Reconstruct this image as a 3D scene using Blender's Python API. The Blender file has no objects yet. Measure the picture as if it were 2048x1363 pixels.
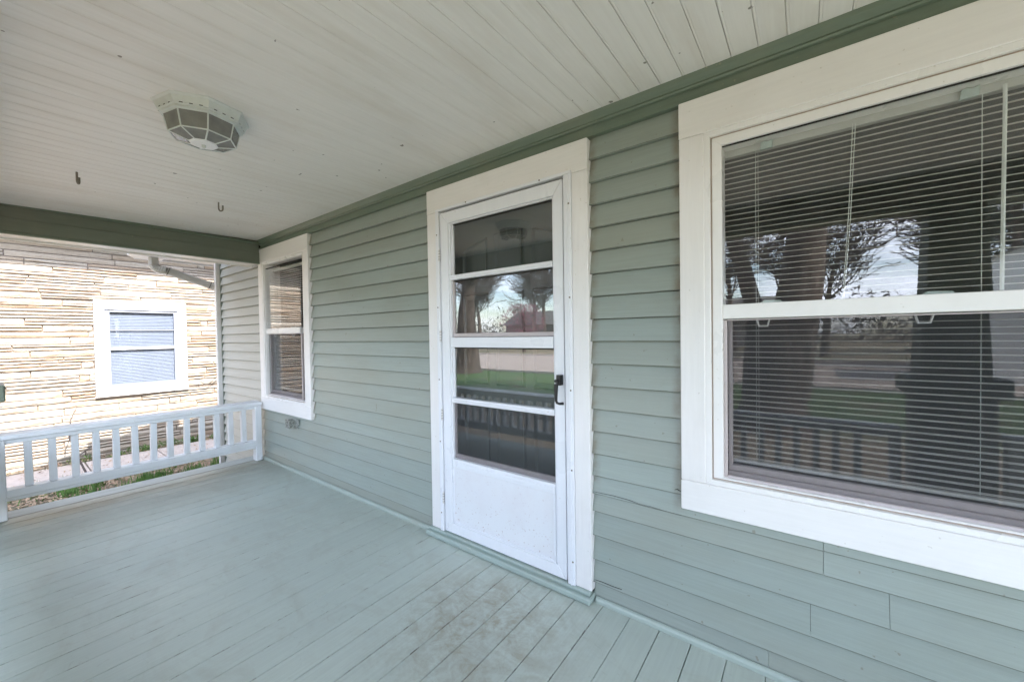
import bpy, bmesh, math, random
from mathutils import Vector, Matrix
random.seed(7)
S = bpy.context.scene
COL = S.collection
PI = math.pi

# ------------------------------------------------------------------ camera
YAW, PITCH, ROLL = 0.64506, -0.01712, -0.01510
F = Vector((-math.sin(YAW)*math.cos(PITCH), math.cos(YAW)*math.cos(PITCH), math.sin(PITCH)))
Rt = Vector((math.cos(YAW), math.sin(YAW), 0))
U = Rt.cross(F)
R2 = Rt*math.cos(ROLL) + U*math.sin(ROLL)
U2 = U*math.cos(ROLL) - Rt*math.sin(ROLL)
cd = bpy.data.cameras.new("camera")
cam = bpy.data.objects.new("camera", cd); COL.objects.link(cam)
M = Matrix((R2, U2, -F)).transposed().to_4x4()
M.translation = Vector((0, -1.6832, 1.25))
cam.matrix_world = M
cd.sensor_width = 36; cd.lens = 780.53/2048*36
cd.clip_start = 0.02; cd.clip_end = 600
S.camera = cam

# ------------------------------------------------------------------ world, sun, exposure
SUN_EL, SUN_AZ = math.radians(50.5), math.radians(4)      # azimuth measured from +x, negative = towards -y
sdir = Vector((math.cos(SUN_EL)*math.cos(SUN_AZ), math.cos(SUN_EL)*math.sin(SUN_AZ), math.sin(SUN_EL)))
w = bpy.data.worlds.new("World"); S.world = w; w.use_nodes = True
nt = w.node_tree; nt.nodes.clear()
out = nt.nodes.new("ShaderNodeOutputWorld"); bg = nt.nodes.new("ShaderNodeBackground")
sky = nt.nodes.new("ShaderNodeTexSky"); sky.sky_type = 'NISHITA'; sky.sun_disc = False
sky.sun_elevation = SUN_EL; sky.sun_rotation = PI/2 - SUN_AZ
sky.air_density = 1.0; sky.dust_density = 1.2
tc = nt.nodes.new("ShaderNodeTexCoord"); mp = nt.nodes.new("ShaderNodeMapping"); mp.inputs['Scale'].default_value = (1, 1, 3)
nz = nt.nodes.new("ShaderNodeTexNoise"); nz.inputs['Scale'].default_value = 3.2; nz.inputs['Detail'].default_value = 8; nz.inputs['Roughness'].default_value = .6
cr = nt.nodes.new("ShaderNodeValToRGB"); cr.color_ramp.elements[0].position = .44; cr.color_ramp.elements[1].position = .64
mx = nt.nodes.new("ShaderNodeMix"); mx.data_type = 'RGBA'
mx.inputs[7].default_value = (7.6, 8.2, 9.6, 1)
nt.links.new(tc.outputs['Generated'], mp.inputs['Vector']); nt.links.new(mp.outputs[0], nz.inputs['Vector'])
nt.links.new(nz.outputs['Fac'], cr.inputs[0]); nt.links.new(cr.outputs[0], mx.inputs[0]); nt.links.new(sky.outputs[0], mx.inputs[6])
nt.links.new(mx.outputs[2], bg.inputs['Color']); nt.links.new(bg.outputs[0], out.inputs[0])
bg.inputs['Strength'].default_value = 0.15
sl = bpy.data.lights.new("sun", 'SUN'); sl.energy = 2.6; sl.angle = math.radians(.53); sl.color = (1, .94, .85)
so = bpy.data.objects.new("sun", sl); COL.objects.link(so)
so.rotation_euler = sdir.to_track_quat('Z', 'Y').to_euler(); so.location = (10, -5, 20)
V = S.view_settings; V.view_transform = 'Standard'; V.look = 'None'; V.gamma = 1; V.use_curve_mapping = False; V.exposure = 2.76
S.render.engine = 'CYCLES'
cy = S.cycles
cy.use_denoising = True; cy.denoising_prefilter = 'ACCURATE'; cy.denoising_input_passes = 'RGB_ALBEDO_NORMAL'
cy.max_bounces = 10; cy.diffuse_bounces = 6; cy.glossy_bounces = 5; cy.transparent_max_bounces = 16; cy.transmission_bounces = 6
cy.sample_clamp_indirect = 8
cy.caustics_reflective = False; cy.caustics_refractive = False

# ------------------------------------------------------------------ materials
class N:
    """tiny node-tree helper"""
    def __init__(s, name):
        s.m = bpy.data.materials.new(name); s.m.use_nodes = True
        s.t = s.m.node_tree; s.t.nodes.clear()
        s.o = s.n("ShaderNodeOutputMaterial")
        s.geo = s.n("ShaderNodeNewGeometry")
    def n(s, typ, **k):
        q = s.t.nodes.new(typ)
        for a, b in k.items(): setattr(q, a, b)
        return q
    def l(s, a, b): s.t.links.new(a, b)
    def pos(s, scale=(1, 1, 1), loc=(0, 0, 0), rnd=False):
        q = s.n("ShaderNodeMapping"); q.inputs['Scale'].default_value = scale; q.inputs['Location'].default_value = loc
        s.l(s.geo.outputs['Position'], q.inputs['Vector'])
        if rnd:
            oi = s.n("ShaderNodeObjectInfo"); mu = s.n("ShaderNodeVectorMath", operation='MULTIPLY_ADD')
            s.l(oi.outputs['Random'], mu.inputs[0]); mu.inputs[1].default_value = (37, 91, 53)
            s.l(q.outputs[0], mu.inputs[2]); return mu.outputs[0]
        return q.outputs[0]
    def noise(s, vec, scale=5, detail=4, rough=.5, dist=0):
        q = s.n("ShaderNodeTexNoise"); q.inputs['Scale'].default_value = scale; q.inputs['Detail'].default_value = detail
        q.inputs['Roughness'].default_value = rough; q.inputs['Distortion'].default_value = dist
        s.l(vec, q.inputs['Vector']); return q.outputs['Fac']
    def ramp(s, fac, stops):
        q = s.n("ShaderNodeValToRGB"); e = q.color_ramp.elements
        while len(e) < len(stops): e.new(.5)
        for i, (p, c) in enumerate(stops):
            e[i].position = p; e[i].color = (c, c, c, 1) if not hasattr(c, '__len__') else (*c, 1)
        s.l(fac, q.inputs[0]); return q.outputs[0]
    def mix(s, fac, a, b, mode='MIX'):
        q = s.n("ShaderNodeMix", data_type='RGBA', blend_type=mode)
        for v, i in ((fac, 0), (a, 6), (b, 7)):
            if hasattr(v, 'links'): s.l(v, q.inputs[i])
            elif i == 0: q.inputs[i].default_value = v
            else: q.inputs[i].default_value = (*v, 1)
        return q.outputs[2]
    def math(s, op, a, b=None, clamp=False):
        q = s.n("ShaderNodeMath", operation=op); q.use_clamp = clamp
        for v, i in ((a, 0), (b, 1)):
            if v is None: continue
            if hasattr(v, 'links'): s.l(v, q.inputs[i])
            else: q.inputs[i].default_value = v
        return q.outputs[0]
    def axis(s, i):
        q = s.n("ShaderNodeSeparateXYZ"); s.l(s.geo.outputs['Position'], q.inputs[0]); return q.outputs[i]
    def maprange(s, v, a, b, c=0, d=1, smooth=True):
        q = s.n("ShaderNodeMapRange"); q.interpolation_type = 'SMOOTHSTEP' if smooth else 'LINEAR'
        s.l(v, q.inputs[0])
        for i, k in enumerate((a, b, c, d)): q.inputs[i+1].default_value = k
        return q.outputs[0]
    def bsdf(s, color, rough=.5, bump=None, bstr=.2, bdist=.002, metal=0, spec=.5):
        b = s.n("ShaderNodeBsdfPrincipled")
        if hasattr(color, 'links'): s.l(color, b.inputs['Base Color'])
        else: b.inputs['Base Color'].default_value = (*color, 1)
        if hasattr(rough, 'links'): s.l(rough, b.inputs['Roughness'])
        else: b.inputs['Roughness'].default_value = rough
        b.inputs['Metallic'].default_value = metal
        b.inputs['Specular IOR Level'].default_value = spec
        if bump is not None:
            bn = s.n("ShaderNodeBump"); bn.inputs['Strength'].default_value = bstr; bn.inputs['Distance'].default_value = bdist
            s.l(bump, bn.inputs['Height']); s.l(bn.outputs[0], b.inputs['Normal'])
        s.l(b.outputs[0], s.o.inputs[0]); return b

def paint(name, col, rough=.45, along='x', dirt=(.35, .29, .2), dirt_amt=.25, var=.08, chips=None, bstr=.25):
    """brushed house paint: streaks along one axis, soft blotches, a few specks of dirt"""
    a = N(name)
    sc = {'x': (.6, 9, 9), 'y': (9, .6, 9), 'z': (9, 9, .6), 'n': (4, 4, 4)}[along]
    streak = a.noise(a.pos(sc, rnd=True), 9, 5, .6)
    blotch = a.noise(a.pos((1, 1, 1)), 2.3, 5, .6)
    c = a.mix(a.ramp(streak, [(.3, 0), (.7, 1)]), tuple(v*(1-var) for v in col), tuple(min(.95, v*(1+var)) for v in col))
    f = a.math('MULTIPLY', a.ramp(blotch, [(.5, 0), (.78, 1)]), dirt_amt)
    c = a.mix(f, c, dirt)
    sp = a.noise(a.pos((1, 1, 1), rnd=False), 62, 2, .5)
    c = a.mix(a.math('MULTIPLY', a.ramp(sp, [(.72, 0), (.76, 1)]), .35), c, dirt)
    a.bsdf(c, a.ramp(blotch, [(.3, max(.1, rough-.08)), (.8, rough+.15)]), streak, bstr, .0016)
    return a.m

def clap_mat(name, col, light=False):
    a = N(name)
    rnd = a.n("ShaderNodeObjectInfo").outputs['Random']
    streak = a.noise(a.pos((.5, 10, 14), rnd=True), 8, 6, .62)
    blotch = a.noise(a.pos((.8, 1, 2.2)), 2.0, 6, .62)
    c = a.mix(a.ramp(streak, [(.3, 0), (.7, 1)]), tuple(v*.94 for v in col), tuple(v*1.06 for v in col))
    c = a.mix(a.math('MULTIPLY', rnd, .22), c, tuple(v*.86 for v in col))
    if not light:
        c = a.mix(a.math('MULTIPLY', a.ramp(rnd, [(.55, 0), (.95, 1)]), .28), c, (.27, .265, .20))
        warm = a.ramp(blotch, [(.45, 0), (.75, 1)])
        c = a.mix(a.math('MULTIPLY', warm, .34), c, (.25, .24, .175))
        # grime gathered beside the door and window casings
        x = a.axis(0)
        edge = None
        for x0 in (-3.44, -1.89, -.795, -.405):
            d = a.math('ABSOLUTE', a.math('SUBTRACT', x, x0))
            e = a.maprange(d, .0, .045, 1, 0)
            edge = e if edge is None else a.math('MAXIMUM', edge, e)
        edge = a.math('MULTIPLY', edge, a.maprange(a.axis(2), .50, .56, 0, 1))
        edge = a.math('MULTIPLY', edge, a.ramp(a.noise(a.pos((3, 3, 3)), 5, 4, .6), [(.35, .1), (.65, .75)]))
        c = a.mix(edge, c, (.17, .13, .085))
    sp = a.noise(a.pos((1, 1, 1)), 38, 2, .5)
    c = a.mix(a.math('MULTIPLY', a.ramp(sp, [(.735, 0), (.76, 1)]), .5), c, (.16, .12, .08))
    a.bsdf(c, .42, a.math('ADD', streak, a.math('MULTIPLY', a.noise(a.pos((1, 1, 1)), 160, 2), .35)), .28, .0018)
    return a.m

GREEN = (.235, .29, .245)
M_clap = clap_mat("sage_clapboard_paint", (.285, .325, .29))
M_siding_lit = clap_mat("outdoor_lit_siding_paint", (.43, .43, .385), True)
M_trimg = paint("sage_trim_paint", (.13, .168, .125), .45, 'x')
M_beam = paint("sage_beam_paint", (.13, .15, .115), .5, 'y')
M_white = paint("white_trim_paint_vertical", (.77, .745, .725), .38, 'z', dirt_amt=.12, var=.025)
M_whiteh = paint("white_trim_paint_horizontal", (.77, .745, .725), .38, 'x', dirt_amt=.12, var=.025)
M_rail = paint("white_railing_paint", (.70, .72, .735), .42, 'y', dirt_amt=.28, var=.03)
M_balus = paint("white_baluster_paint", (.70, .72, .74), .42, 'z', dirt_amt=.28, var=.04)
M_alu = paint("white_enamelled_aluminium", (.76, .765, .79), .3, 'z', dirt_amt=.08, var=.015, bstr=.06)
M_vframe = paint("white_vinyl_frame", (.79, .77, .75), .3, 'n', dirt_amt=.05, var=.01, bstr=.04)
M_sashgrey = paint("greyish_inner_sash_vinyl", (.52, .46, .455), .45, 'n', dirt_amt=.3, var=.05, bstr=.1)
M_thresh = paint("green_threshold_paint", (.34, .41, .37), .4, 'x', dirt_amt=.3)

# kick panel: white with rusty specks low down
a = N("white_kick_panel")
b1 = a.noise(a.pos((1, 1, 1)), 95, 3, .5)
low = a.maprange(a.axis(2), .12, .40, 1, .25)
c = a.mix(a.math('MULTIPLY', a.math('MULTIPLY', a.ramp(b1, [(.66, 0), (.70, 1)]), low), .7), (.74, .74, .755), (.36, .2, .15))
c = a.mix(a.math('MULTIPLY', a.ramp(a.noise(a.pos((1, 1, 1)), 7, 5, .6), [(.45, 0), (.75, 1)]), .2), c, (.6, .52, .52))
a.bsdf(c, .35, b1, .08, .001); M_kick = a.m

# porch floor paint: worn, dirt patch before the door, grime along the outer edge
a = N("sage_floor_paint")
rnd = a.n("ShaderNodeObjectInfo").outputs['Random']
streak = a.noise(a.pos((14, .55, 1), rnd=True), 7, 6, .6)
col = col = (.475, .53, .47)
c = a.mix(a.ramp(streak, [(.3, 0), (.7, 1)]), tuple(v*.93 for v in col), tuple(v*1.05 for v in col))
c = a.mix(a.math('MULTIPLY', rnd, .25), c, (.42, .48, .44))
x, y = a.axis(0), a.axis(1)
# distance to the worn patch
dx = a.math('MULTIPLY', a.math('SUBTRACT', x, -1.12), 1.35); dy = a.math('MULTIPLY', a.math('SUBTRACT', y, -.44), 1.25)
r = a.math('SQRT', a.math('ADD', a.math('MULTIPLY', dx, dx), a.math('MULTIPLY', dy, dy)))
pm = a.maprange(r, .12, .78, 1, 0)
sw = a.noise(a.pos((1, 1, 1)), 6.5, 9, .66, 1.6)
sw2 = a.noise(a.pos((1, 1, 1), (3, 1, 0)), 15, 6, .7, 2.2)
dm = a.math('MULTIPLY', pm, a.ramp(a.math('ADD', a.math('MULTIPLY', sw, .65), a.math('MULTIPLY', sw2, .35)), [(.43, 0), (.6, 1)]))
c = a.mix(a.math('MULTIPLY', dm, .78), c, (.30, .27, .195))
# faint scuffs everywhere
c = a.mix(a.math('MULTIPLY', a.ramp(a.noise(a.pos((1, 1.6, 1)), 3.1, 9, .68, 1.2), [(.5, 0), (.72, 1)]), .34), c, (.33, .32, .26))
c = a.mix(a.math('MULTIPLY', a.ramp(a.noise(a.pos((1, 1, 1), (9, 4, 0)), 9, 7, .7, 3), [(.6, 0), (.68, 1)]), .22), c, (.24, .22, .17))
# brownish grime near the railing
em = a.math('MULTIPLY', a.maprange(x, -4.52, -3.45, 1, 0), a.ramp(a.noise(a.pos((1, .5, 1)), 4, 5, .6), [(.3, .4), (.7, 1)]))
c = a.mix(a.math('MULTIPLY', em, .75), c, (.24, .215, .165))
fr_ = a.math('FRACT', a.math('DIVIDE', a.math('SUBTRACT', x, -.744), .1252))
edge = a.maprange(a.math('ABSOLUTE', a.math('SUBTRACT', fr_, .5)), .462, .492, 0, 1)
chip = a.math('MULTIPLY', edge, a.ramp(a.noise(a.pos((1.4, 1, 1), (5, 2, 0)), 9, 8, .75), [(.53, 0), (.64, 1)]))
c = a.mix(a.math('MULTIPLY', chip, .85), c, (.13, .11, .075))
scr = a.noise(a.pos((2.2, 2.2, 1), (1, 7, 0)), 2.6, 3, .5, 6.0)
c = a.mix(a.math('MULTIPLY', a.ramp(scr, [(.495, 0), (.505, 1), (.515, 0)]), .0), c, (.2, .2, .16))
sp = a.noise(a.pos((1, 1, 1)), 21, 2, .5)
c = a.mix(a.math('MULTIPLY', a.ramp(sp, [(.80, 0), (.81, 1)]), .85), c, (.05, .045, .035))
a.bsdf(c, a.ramp(sw, [(.3, .38), (.7, .6)]), a.math('ADD', streak, a.math('MULTIPLY', sp, .5)), .3, .0022); M_floor = a.m

a = N("dark_gap")
a.bsdf((.02, .018, .014), .9); M_gap = a.m

a = N("ceiling_white_paint")
st = a.noise(a.pos((12, .4, 1), rnd=True), 6, 5, .6)
c = a.mix(a.ramp(st, [(.3, 0), (.7, 1)]), (.75, .73, .70), (.80, .78, .75))
c = a.mix(a.math('MULTIPLY', a.ramp(a.noise(a.pos((3, .6, 1)), 2.2, 6, .65), [(.48, 0), (.75, 1)]), .3), c, (.52, .45, .36))
sp = a.noise(a.pos((1, 1, 1)), 24, 2, .4)
c = a.mix(a.math('MULTIPLY', a.ramp(sp, [(.765, 0), (.78, 1)]), .8), c, (.10, .08, .06))
a.bsdf(c, .5, st, .2, .0015); M_ceil = a.m
a = N("ceiling_joint_grime")
st = a.noise(a.pos((2, 1.2, 1)), 4, 4, .6)
a.bsdf(a.mix(a.ramp(st, [(.35, 0), (.65, 1)]), (.56, .53, .48), (.30, .25, .19)), .8); M_cjoint = a.m

def glass(name, f0=.07, tint=(.985, .99, .987), dust=.03):
    a = N(name)
    # same reflectance from either side of the pane: f0 + (1-f0)(1-|cos|)^5
    dp = a.n("ShaderNodeVectorMath", operation='DOT_PRODUCT'); a.l(a.geo.outputs['Normal'], dp.inputs[0]); a.l(a.geo.outputs['Incoming'], dp.inputs[1])
    f_ = a.math('POWER', a.math('SUBTRACT', 1.0, a.math('ABSOLUTE', dp.outputs['Value'])), 5.0)
    frv = a.math('ADD', a.math('MULTIPLY', f_, 1-f0), f0)
    tr = a.n("ShaderNodeBsdfTransparent"); tr.inputs[0].default_value = (*tint, 1)
    gl = a.n("ShaderNodeBsdfGlossy"); gl.inputs['Roughness'].default_value = 0; gl.inputs['Color'].default_value = (1, 1, 1, 1)
    bn = a.n("ShaderNodeBump"); bn.inputs['Strength'].default_value = .03; bn.inputs['Distance'].default_value = .01
    a.l(a.noise(a.pos((1, 1, 1)), 2.2, 1), bn.inputs['Height']); a.l(bn.outputs[0], gl.inputs['Normal'])
    ms = a.n("ShaderNodeMixShader"); a.l(frv, ms.inputs[0]); a.l(tr.outputs[0], ms.inputs[1]); a.l(gl.outputs[0], ms.inputs[2])
    # thin film of dust
    df = a.n("ShaderNodeBsdfDiffuse"); df.inputs[0].default_value = (.6, .6, .58, 1)
    m2 = a.n("ShaderNodeMixShader")
    a.l(a.math('MULTIPLY', a.ramp(a.noise(a.pos((1, 1, 1)), 3, 6, .65), [(.35, .2), (.75, 1)]), dust), m2.inputs[0])
    a.l(ms.outputs[0], m2.inputs[1]); a.l(df.outputs[0], m2.inputs[2]); a.l(m2.outputs[0], a.o.inputs[0])
    return a.m
M_glass = glass("window_glass", .055)
M_glass_door = glass("storm_door_glass", .085, dust=.016)
M_glass_far = glass("neighbour_window_glass", .03, (.80, .83, .88))

a = N("insect_screen_mesh")
df = a.n("ShaderNodeBsdfDiffuse"); df.inputs[0].default_value = (.06, .06, .065, 1)
tr = a.n("ShaderNodeBsdfTransparent"); ms = a.n("ShaderNodeMixShader")
ms.inputs[0].default_value = .20
a.l(tr.outputs[0], ms.inputs[1]); a.l(df.outputs[0], ms.inputs[2]); a.l(ms.outputs[0], a.o.inputs[0])
M_screen = a.m

def plain(name, col, rough=.5, metal=0, nscale=20, var=.12, bstr=.1):
    a = N(name); n_ = a.noise(a.pos((1, 1, 1)), nscale, 5, .6)
    a.bsdf(a.mix(a.ramp(n_, [(.3, 0), (.7, 1)]), tuple(v*(1-var) for v in col), tuple(v*(1+var) for v in col)), rough, n_, bstr, .003, metal)
    return a.m
M_black = plain("black_metal", (.012, .012, .013), .3)
M_hook = plain("weathered_hook_metal", (.22, .19, .15), .6, .4, 300, .5, .5)
M_screw = plain("rusty_screw", (.2, .16, .12), .6, .3)
M_hinge = plain("white_hinge", (.62, .60, .58), .4)
M_lampw = plain("white_fixture_enamel", (.60, .63, .62), .35, 0, 30, .05)
a = N("smoked_fixture_glass")
gn = a.noise(a.pos((1, 1, 1)), 14, 4, .6)
df = a.n("ShaderNodeBsdfPrincipled"); df.inputs['Roughness'].default_value = .22
a.l(a.mix(a.ramp(gn, [(.35, 0), (.7, 1)]), (.25, .25, .24), (.38, .37, .35)), df.inputs['Base Color'])
tr = a.n("ShaderNodeBsdfTransparent"); tr.inputs[0].default_value = (.6, .6, .58, 1); ms = a.n("ShaderNodeMixShader"); ms.inputs[0].default_value = .42
a.l(df.outputs[0], ms.inputs[1]); a.l(tr.outputs[0], ms.inputs[2]); a.l(ms.outputs[0], a.o.inputs[0]); M_lampg = a.m
M_slat = plain("blind_slat_vinyl", (.78, .75, .70), .45, 0, 5, .03, 0)
M_head = plain("blind_headrail_metal", (.48, .48, .45), .4, 0, 8, .05, 0)
M_cord = plain("blind_cord", (.62, .64, .60), .7)
M_clear = plain("translucent_plastic", (.45, .53, .50), .25)
M_door = plain("dark_green_door_paint", (.045, .055, .05), .4, 0, 8, .1, .1)
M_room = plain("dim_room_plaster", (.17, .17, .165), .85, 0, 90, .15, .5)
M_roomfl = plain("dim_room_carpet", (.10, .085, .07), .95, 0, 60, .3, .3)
M_box = plain("weathered_outlet_metal", (.26, .27, .24), .6, .2, 60, .6, .4)
M_pipe = plain("off_white_downspout_metal", (.52, .51, .49), .35, 0, 10, .06, .05)
M_conc = plain("pale_concrete", (.46, .40, .36), .85, 0, 14, .12, .4)
M_street = plain("pale_concrete_street", (.36, .30, .26), .9, 0, 6, .1, .3)
M_roof = plain("grey_shingles", (.12, .115, .11), .9, 0, 30, .3, .6)
M_wire = plain("dark_cable", (.03, .025, .02), .6)
M_ncase = plain("neighbour_white_paint", (.70, .70, .72), .5, 0, 20, .04, .15)
M_nsash = plain("neighbour_blue_white_sash", (.27, .29, .35), .4, 0, 20, .03, .05)
M_nslat = plain("neighbour_blind_slat", (.29, .305, .335), .5, 0, 8, .03, 0)
M_garage = plain("white_garage_siding", (.78, .78, .76), .7, 0, 5, .05, .1)
M_bud = plain("pink_redbud_blossom", (.28, .10, .14), .8)
M_arris = plain("lap_shadow_edge", (.14, .145, .12), .7, 0, 9, .5)
M_tan = plain("tan_caulk", (.42, .34, .28), .8)
M_needle = plain("evergreen_foliage", (.035, .055, .03), .8, 0, 3, .4)

# rough ledge stone, each stone its own tint
a = N("ledge_stone_face")
rnd = a.n("ShaderNodeObjectInfo").outputs['Random']
base = a.ramp(rnd, [(0, (.43, .375, .315)), (.25, (.47, .42, .36)), (.5, (.42, .335, .255)), (.68, (.46, .41, .35)), (.85, (.39, .285, .20)), (1, (.44, .36, .29))])
bed = a.noise(a.pos((2, 1.2, 9), rnd=True), 3.5, 7, .65, .8)
c = a.mix(a.math('MULTIPLY', a.ramp(bed, [(.52, 0), (.7, 1)]), .3), base, (.38, .26, .16))
fine = a.noise(a.pos((1, 1, 2.5), rnd=True), 22, 7, .7)
c = a.mix(a.math('MULTIPLY', a.ramp(fine, [(.3, 1), (.5, 0)]), .35), c, (.24, .18, .13))
a.bsdf(c, .88, a.math('ADD', a.math('MULTIPLY', bed, 1.3), fine), .6, .014); M_stone = a.m
M_mortar = plain("stone_mortar", (.20, .165, .14), .95, 0, 40, .3, .5)

a = N("bark")
v = a.pos((1, 1, .14)); b_ = a.noise(v, 11, 8, .7, .6)
c = a.ramp(b_, [(.32, (.02, .014, .011)), (.52, (.11, .08, .062)), (.7, (.26, .20, .17))])
a.bsdf(c, .92, b_, 1.0, .05); M_bark = a.m
M_twig = plain("twig_bark", (.09, .07, .06), .9)

a = N("yard_ground")
n1 = a.noise(a.pos((1, 1, 1)), .6, 8, .65); n2 = a.noise(a.pos((1, 1, 1)), 9, 8, .7)
g = a.mix(a.ramp(n2, [(.35, 0), (.65, 1)]), (.045, .075, .028), (.08, .11, .045))
s_ = a.mix(a.ramp(n2, [(.35, 0), (.65, 1)]), (.19, .15, .10), (.30, .25, .17))
c = a.mix(a.ramp(n1, [(.34, 0), (.5, 1)]), g, s_)
a.bsdf(c, .95, n2, .9, .05); M_ground = a.m
a = N("front_lawn_turf")
n1 = a.noise(a.pos((1, 1, 1)), 1.2, 8, .65); n2 = a.noise(a.pos((1, 1, 1)), 18, 8, .7)
c = a.mix(a.ramp(n2, [(.35, 0), (.65, 1)]), (.035, .08, .018), (.075, .14, .035))
c = a.mix(a.ramp(n1, [(.5, 0), (.68, .7)]), c, (.17, .135, .09))
c = a.mix(a.maprange(a.axis(1), -7.5, -5.5, 0, 1), c, (.20, .16, .11))
a.bsdf(c, .95, n2, .9, .04); M_lawn = a.m
def leafy(name, stops):
    a = N(name); n_ = a.noise(a.pos((1, 1, 1)), 23, 3, .6)
    a.bsdf(a.ramp(n_, stops), .8); return a.m
M_leaf = leafy("dry_leaf", [(.3, (.20, .13, .07)), (.45, (.40, .30, .19)), (.6, (.34, .20, .13)), (.75, (.52, .44, .33))])
M_plant = leafy("green_plant_leaf", [(.35, (.05, .12, .02)), (.6, (.12, .22, .04)), (.75, (.2, .28, .07))])

# ------------------------------------------------------------------ mesh helpers
def new_obj(name, me, parent=None):
    o = bpy.data.objects.new(name, me); COL.objects.link(o)
    if parent is not None: o.parent = parent
    return o
def empty(name, loc=(0, 0, 0), label=None, cat=None, group=None, kind=None):
    o = bpy.data.objects.new(name, None); COL.objects.link(o); o.location = loc; o.empty_display_size = .1
    return tag(o, label, cat, group, kind)
def tag(o, label=None, cat=None, group=None, kind=None):
    if label: o['label'] = label
    if cat: o['category'] = cat
    if group: o['group'] = group
    if kind: o['kind'] = kind
    return o
class MB:
    def __init__(s): s.v = []; s.f = []
    def add(s, vs, fs):
        b = len(s.v); s.v += [tuple(v) for v in vs]; s.f += [tuple(i+b for i in f) for f in fs]; return s
    def box(s, x0, x1, y0, y1, z0, z1):
        return s.add([(x0,y0,z0),(x1,y0,z0),(x1,y1,z0),(x0,y1,z0),(x0,y0,z1),(x1,y0,z1),(x1,y1,z1),(x0,y1,z1)],
                     [(0,3,2,1),(4,5,6,7),(0,1,5,4),(1,2,6,5),(2,3,7,6),(3,0,4,7)])
    def prism(s, poly, a, b, ax):
        """poly in the two other axes (cyclic order x,y,z without ax), extruded from a to b along ax"""
        def P(p, t):
            return {0: (t, p[0], p[1]), 1: (p[0], t, p[1]), 2: (p[0], p[1], t)}[ax]
        n = len(poly)
        vs = [P(p, a) for p in poly] + [P(p, b) for p in poly]
        fs = [tuple(range(n)), tuple(range(2*n-1, n-1, -1))] + [(i, i+n, (i+1) % n+n, (i+1) % n) for i in range(n)]
        return s.add(vs, fs)
    def tube(s, pts, rad, n=6, cap=True):
        pts = [Vector(p) for p in pts]; rr = rad if hasattr(rad, '__len__') else [rad]*len(pts)
        rings = []
        up = Vector((0, 0, 1)) if abs((pts[1]-pts[0]).normalized().z) < .9 else Vector((1, 0, 0))
        for i, p in enumerate(pts):
            d = (pts[min(i+1, len(pts)-1)] - pts[max(i-1, 0)]).normalized()
            s1 = d.cross(up)
            if s1.length < 1e-4: s1 = d.cross(Vector((0, 1, 0)))
            s1.normalize(); s2 = s1.cross(d).normalized(); up = s2
            rings.append([p + (s1*math.cos(2*PI*k/n) + s2*math.sin(2*PI*k/n))*rr[i] for k in range(n)])
        vs = [v for r in rings for v in r]; fs = []
        for i in range(len(pts)-1):
            for k in range(n): fs.append((i*n+k, i*n+(k+1) % n, (i+1)*n+(k+1) % n, (i+1)*n+k))
        if cap: fs += [tuple(range(n-1, -1, -1)), tuple(range((len(pts)-1)*n, len(pts)*n))]
        return s.add(vs, fs)
    def build(s, name, mat, parent=None, bevel=0, smooth=False, seg=1):
        me = bpy.data.meshes.new(name); me.from_pydata(s.v, [], s.f)
        bm = bmesh.new(); bm.from_mesh(me)
        bmesh.ops.recalc_face_normals(bm, faces=bm.faces)
        if bevel:
            es = [e for e in bm.edges if len(e.link_faces) == 2 and e.calc_face_angle(0) > .5]
            bmesh.ops.bevel(bm, geom=es, offset=bevel, segments=seg, affect='EDGES', profile=.6)
        bm.to_mesh(me); bm.free()
        if smooth:
            for p in me.polygons: p.use_smooth = True
        me.materials.append(mat)
        return new_obj(name, me, parent)
def box(name, mat, x0, x1, y0, y1, z0, z1, parent=None, bevel=0):
    return MB().box(x0, x1, y0, y1, z0, z1).build(name, mat, parent, bevel)
def ceil_z(y): return 2.240 + .021*y

# ================================================================== large structure
GZ = -.45
# --- ground, walk, street
ground = MB().add([(-200, -200, GZ), (200, -200, GZ), (200, 200, GZ), (-200, 200, GZ)], [(0, 1, 2, 3)]).build("ground", M_ground); tag(ground, kind='structure')
lawn = MB().add([(-60, -12.3, GZ+.004), (60, -12.3, GZ+.004), (60, -2.2, GZ+.004), (-60, -2.2, GZ+.004)], [(0, 1, 2, 3)]).build("lawn", M_lawn); tag(lawn, kind='structure')
st = MB().box(-80, 80, -24, -12.3, GZ-.3, GZ+.008).build("street", M_street); tag(st, kind='structure')
kerb = MB()
kerb.box(-80, 80, -12.45, -12.3, GZ-.2, GZ+.12); kerb.box(-80, 80, -24.15, -24.0, GZ-.2, GZ+.12)
tag(kerb.build("kerb", M_conc, bevel=.02), kind='structure')
# side walk between the two houses, slab by slab
walk = empty("path", (-7.5, 0, GZ), kind='structure')
yy = -6.0; rr = random.Random(3)
while yy < 6:
    d = .72 + rr.uniform(-.03, .03)
    o = MB().box(-7.93+rr.uniform(-.015, .015)+7.5, -7.13+rr.uniform(-.02, .02)+7.5, yy, yy+d-.012, -.1, .03+rr.uniform(-.004, .006)).build("slab", M_conc, walk, bevel=.006)
    yy += d

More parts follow.
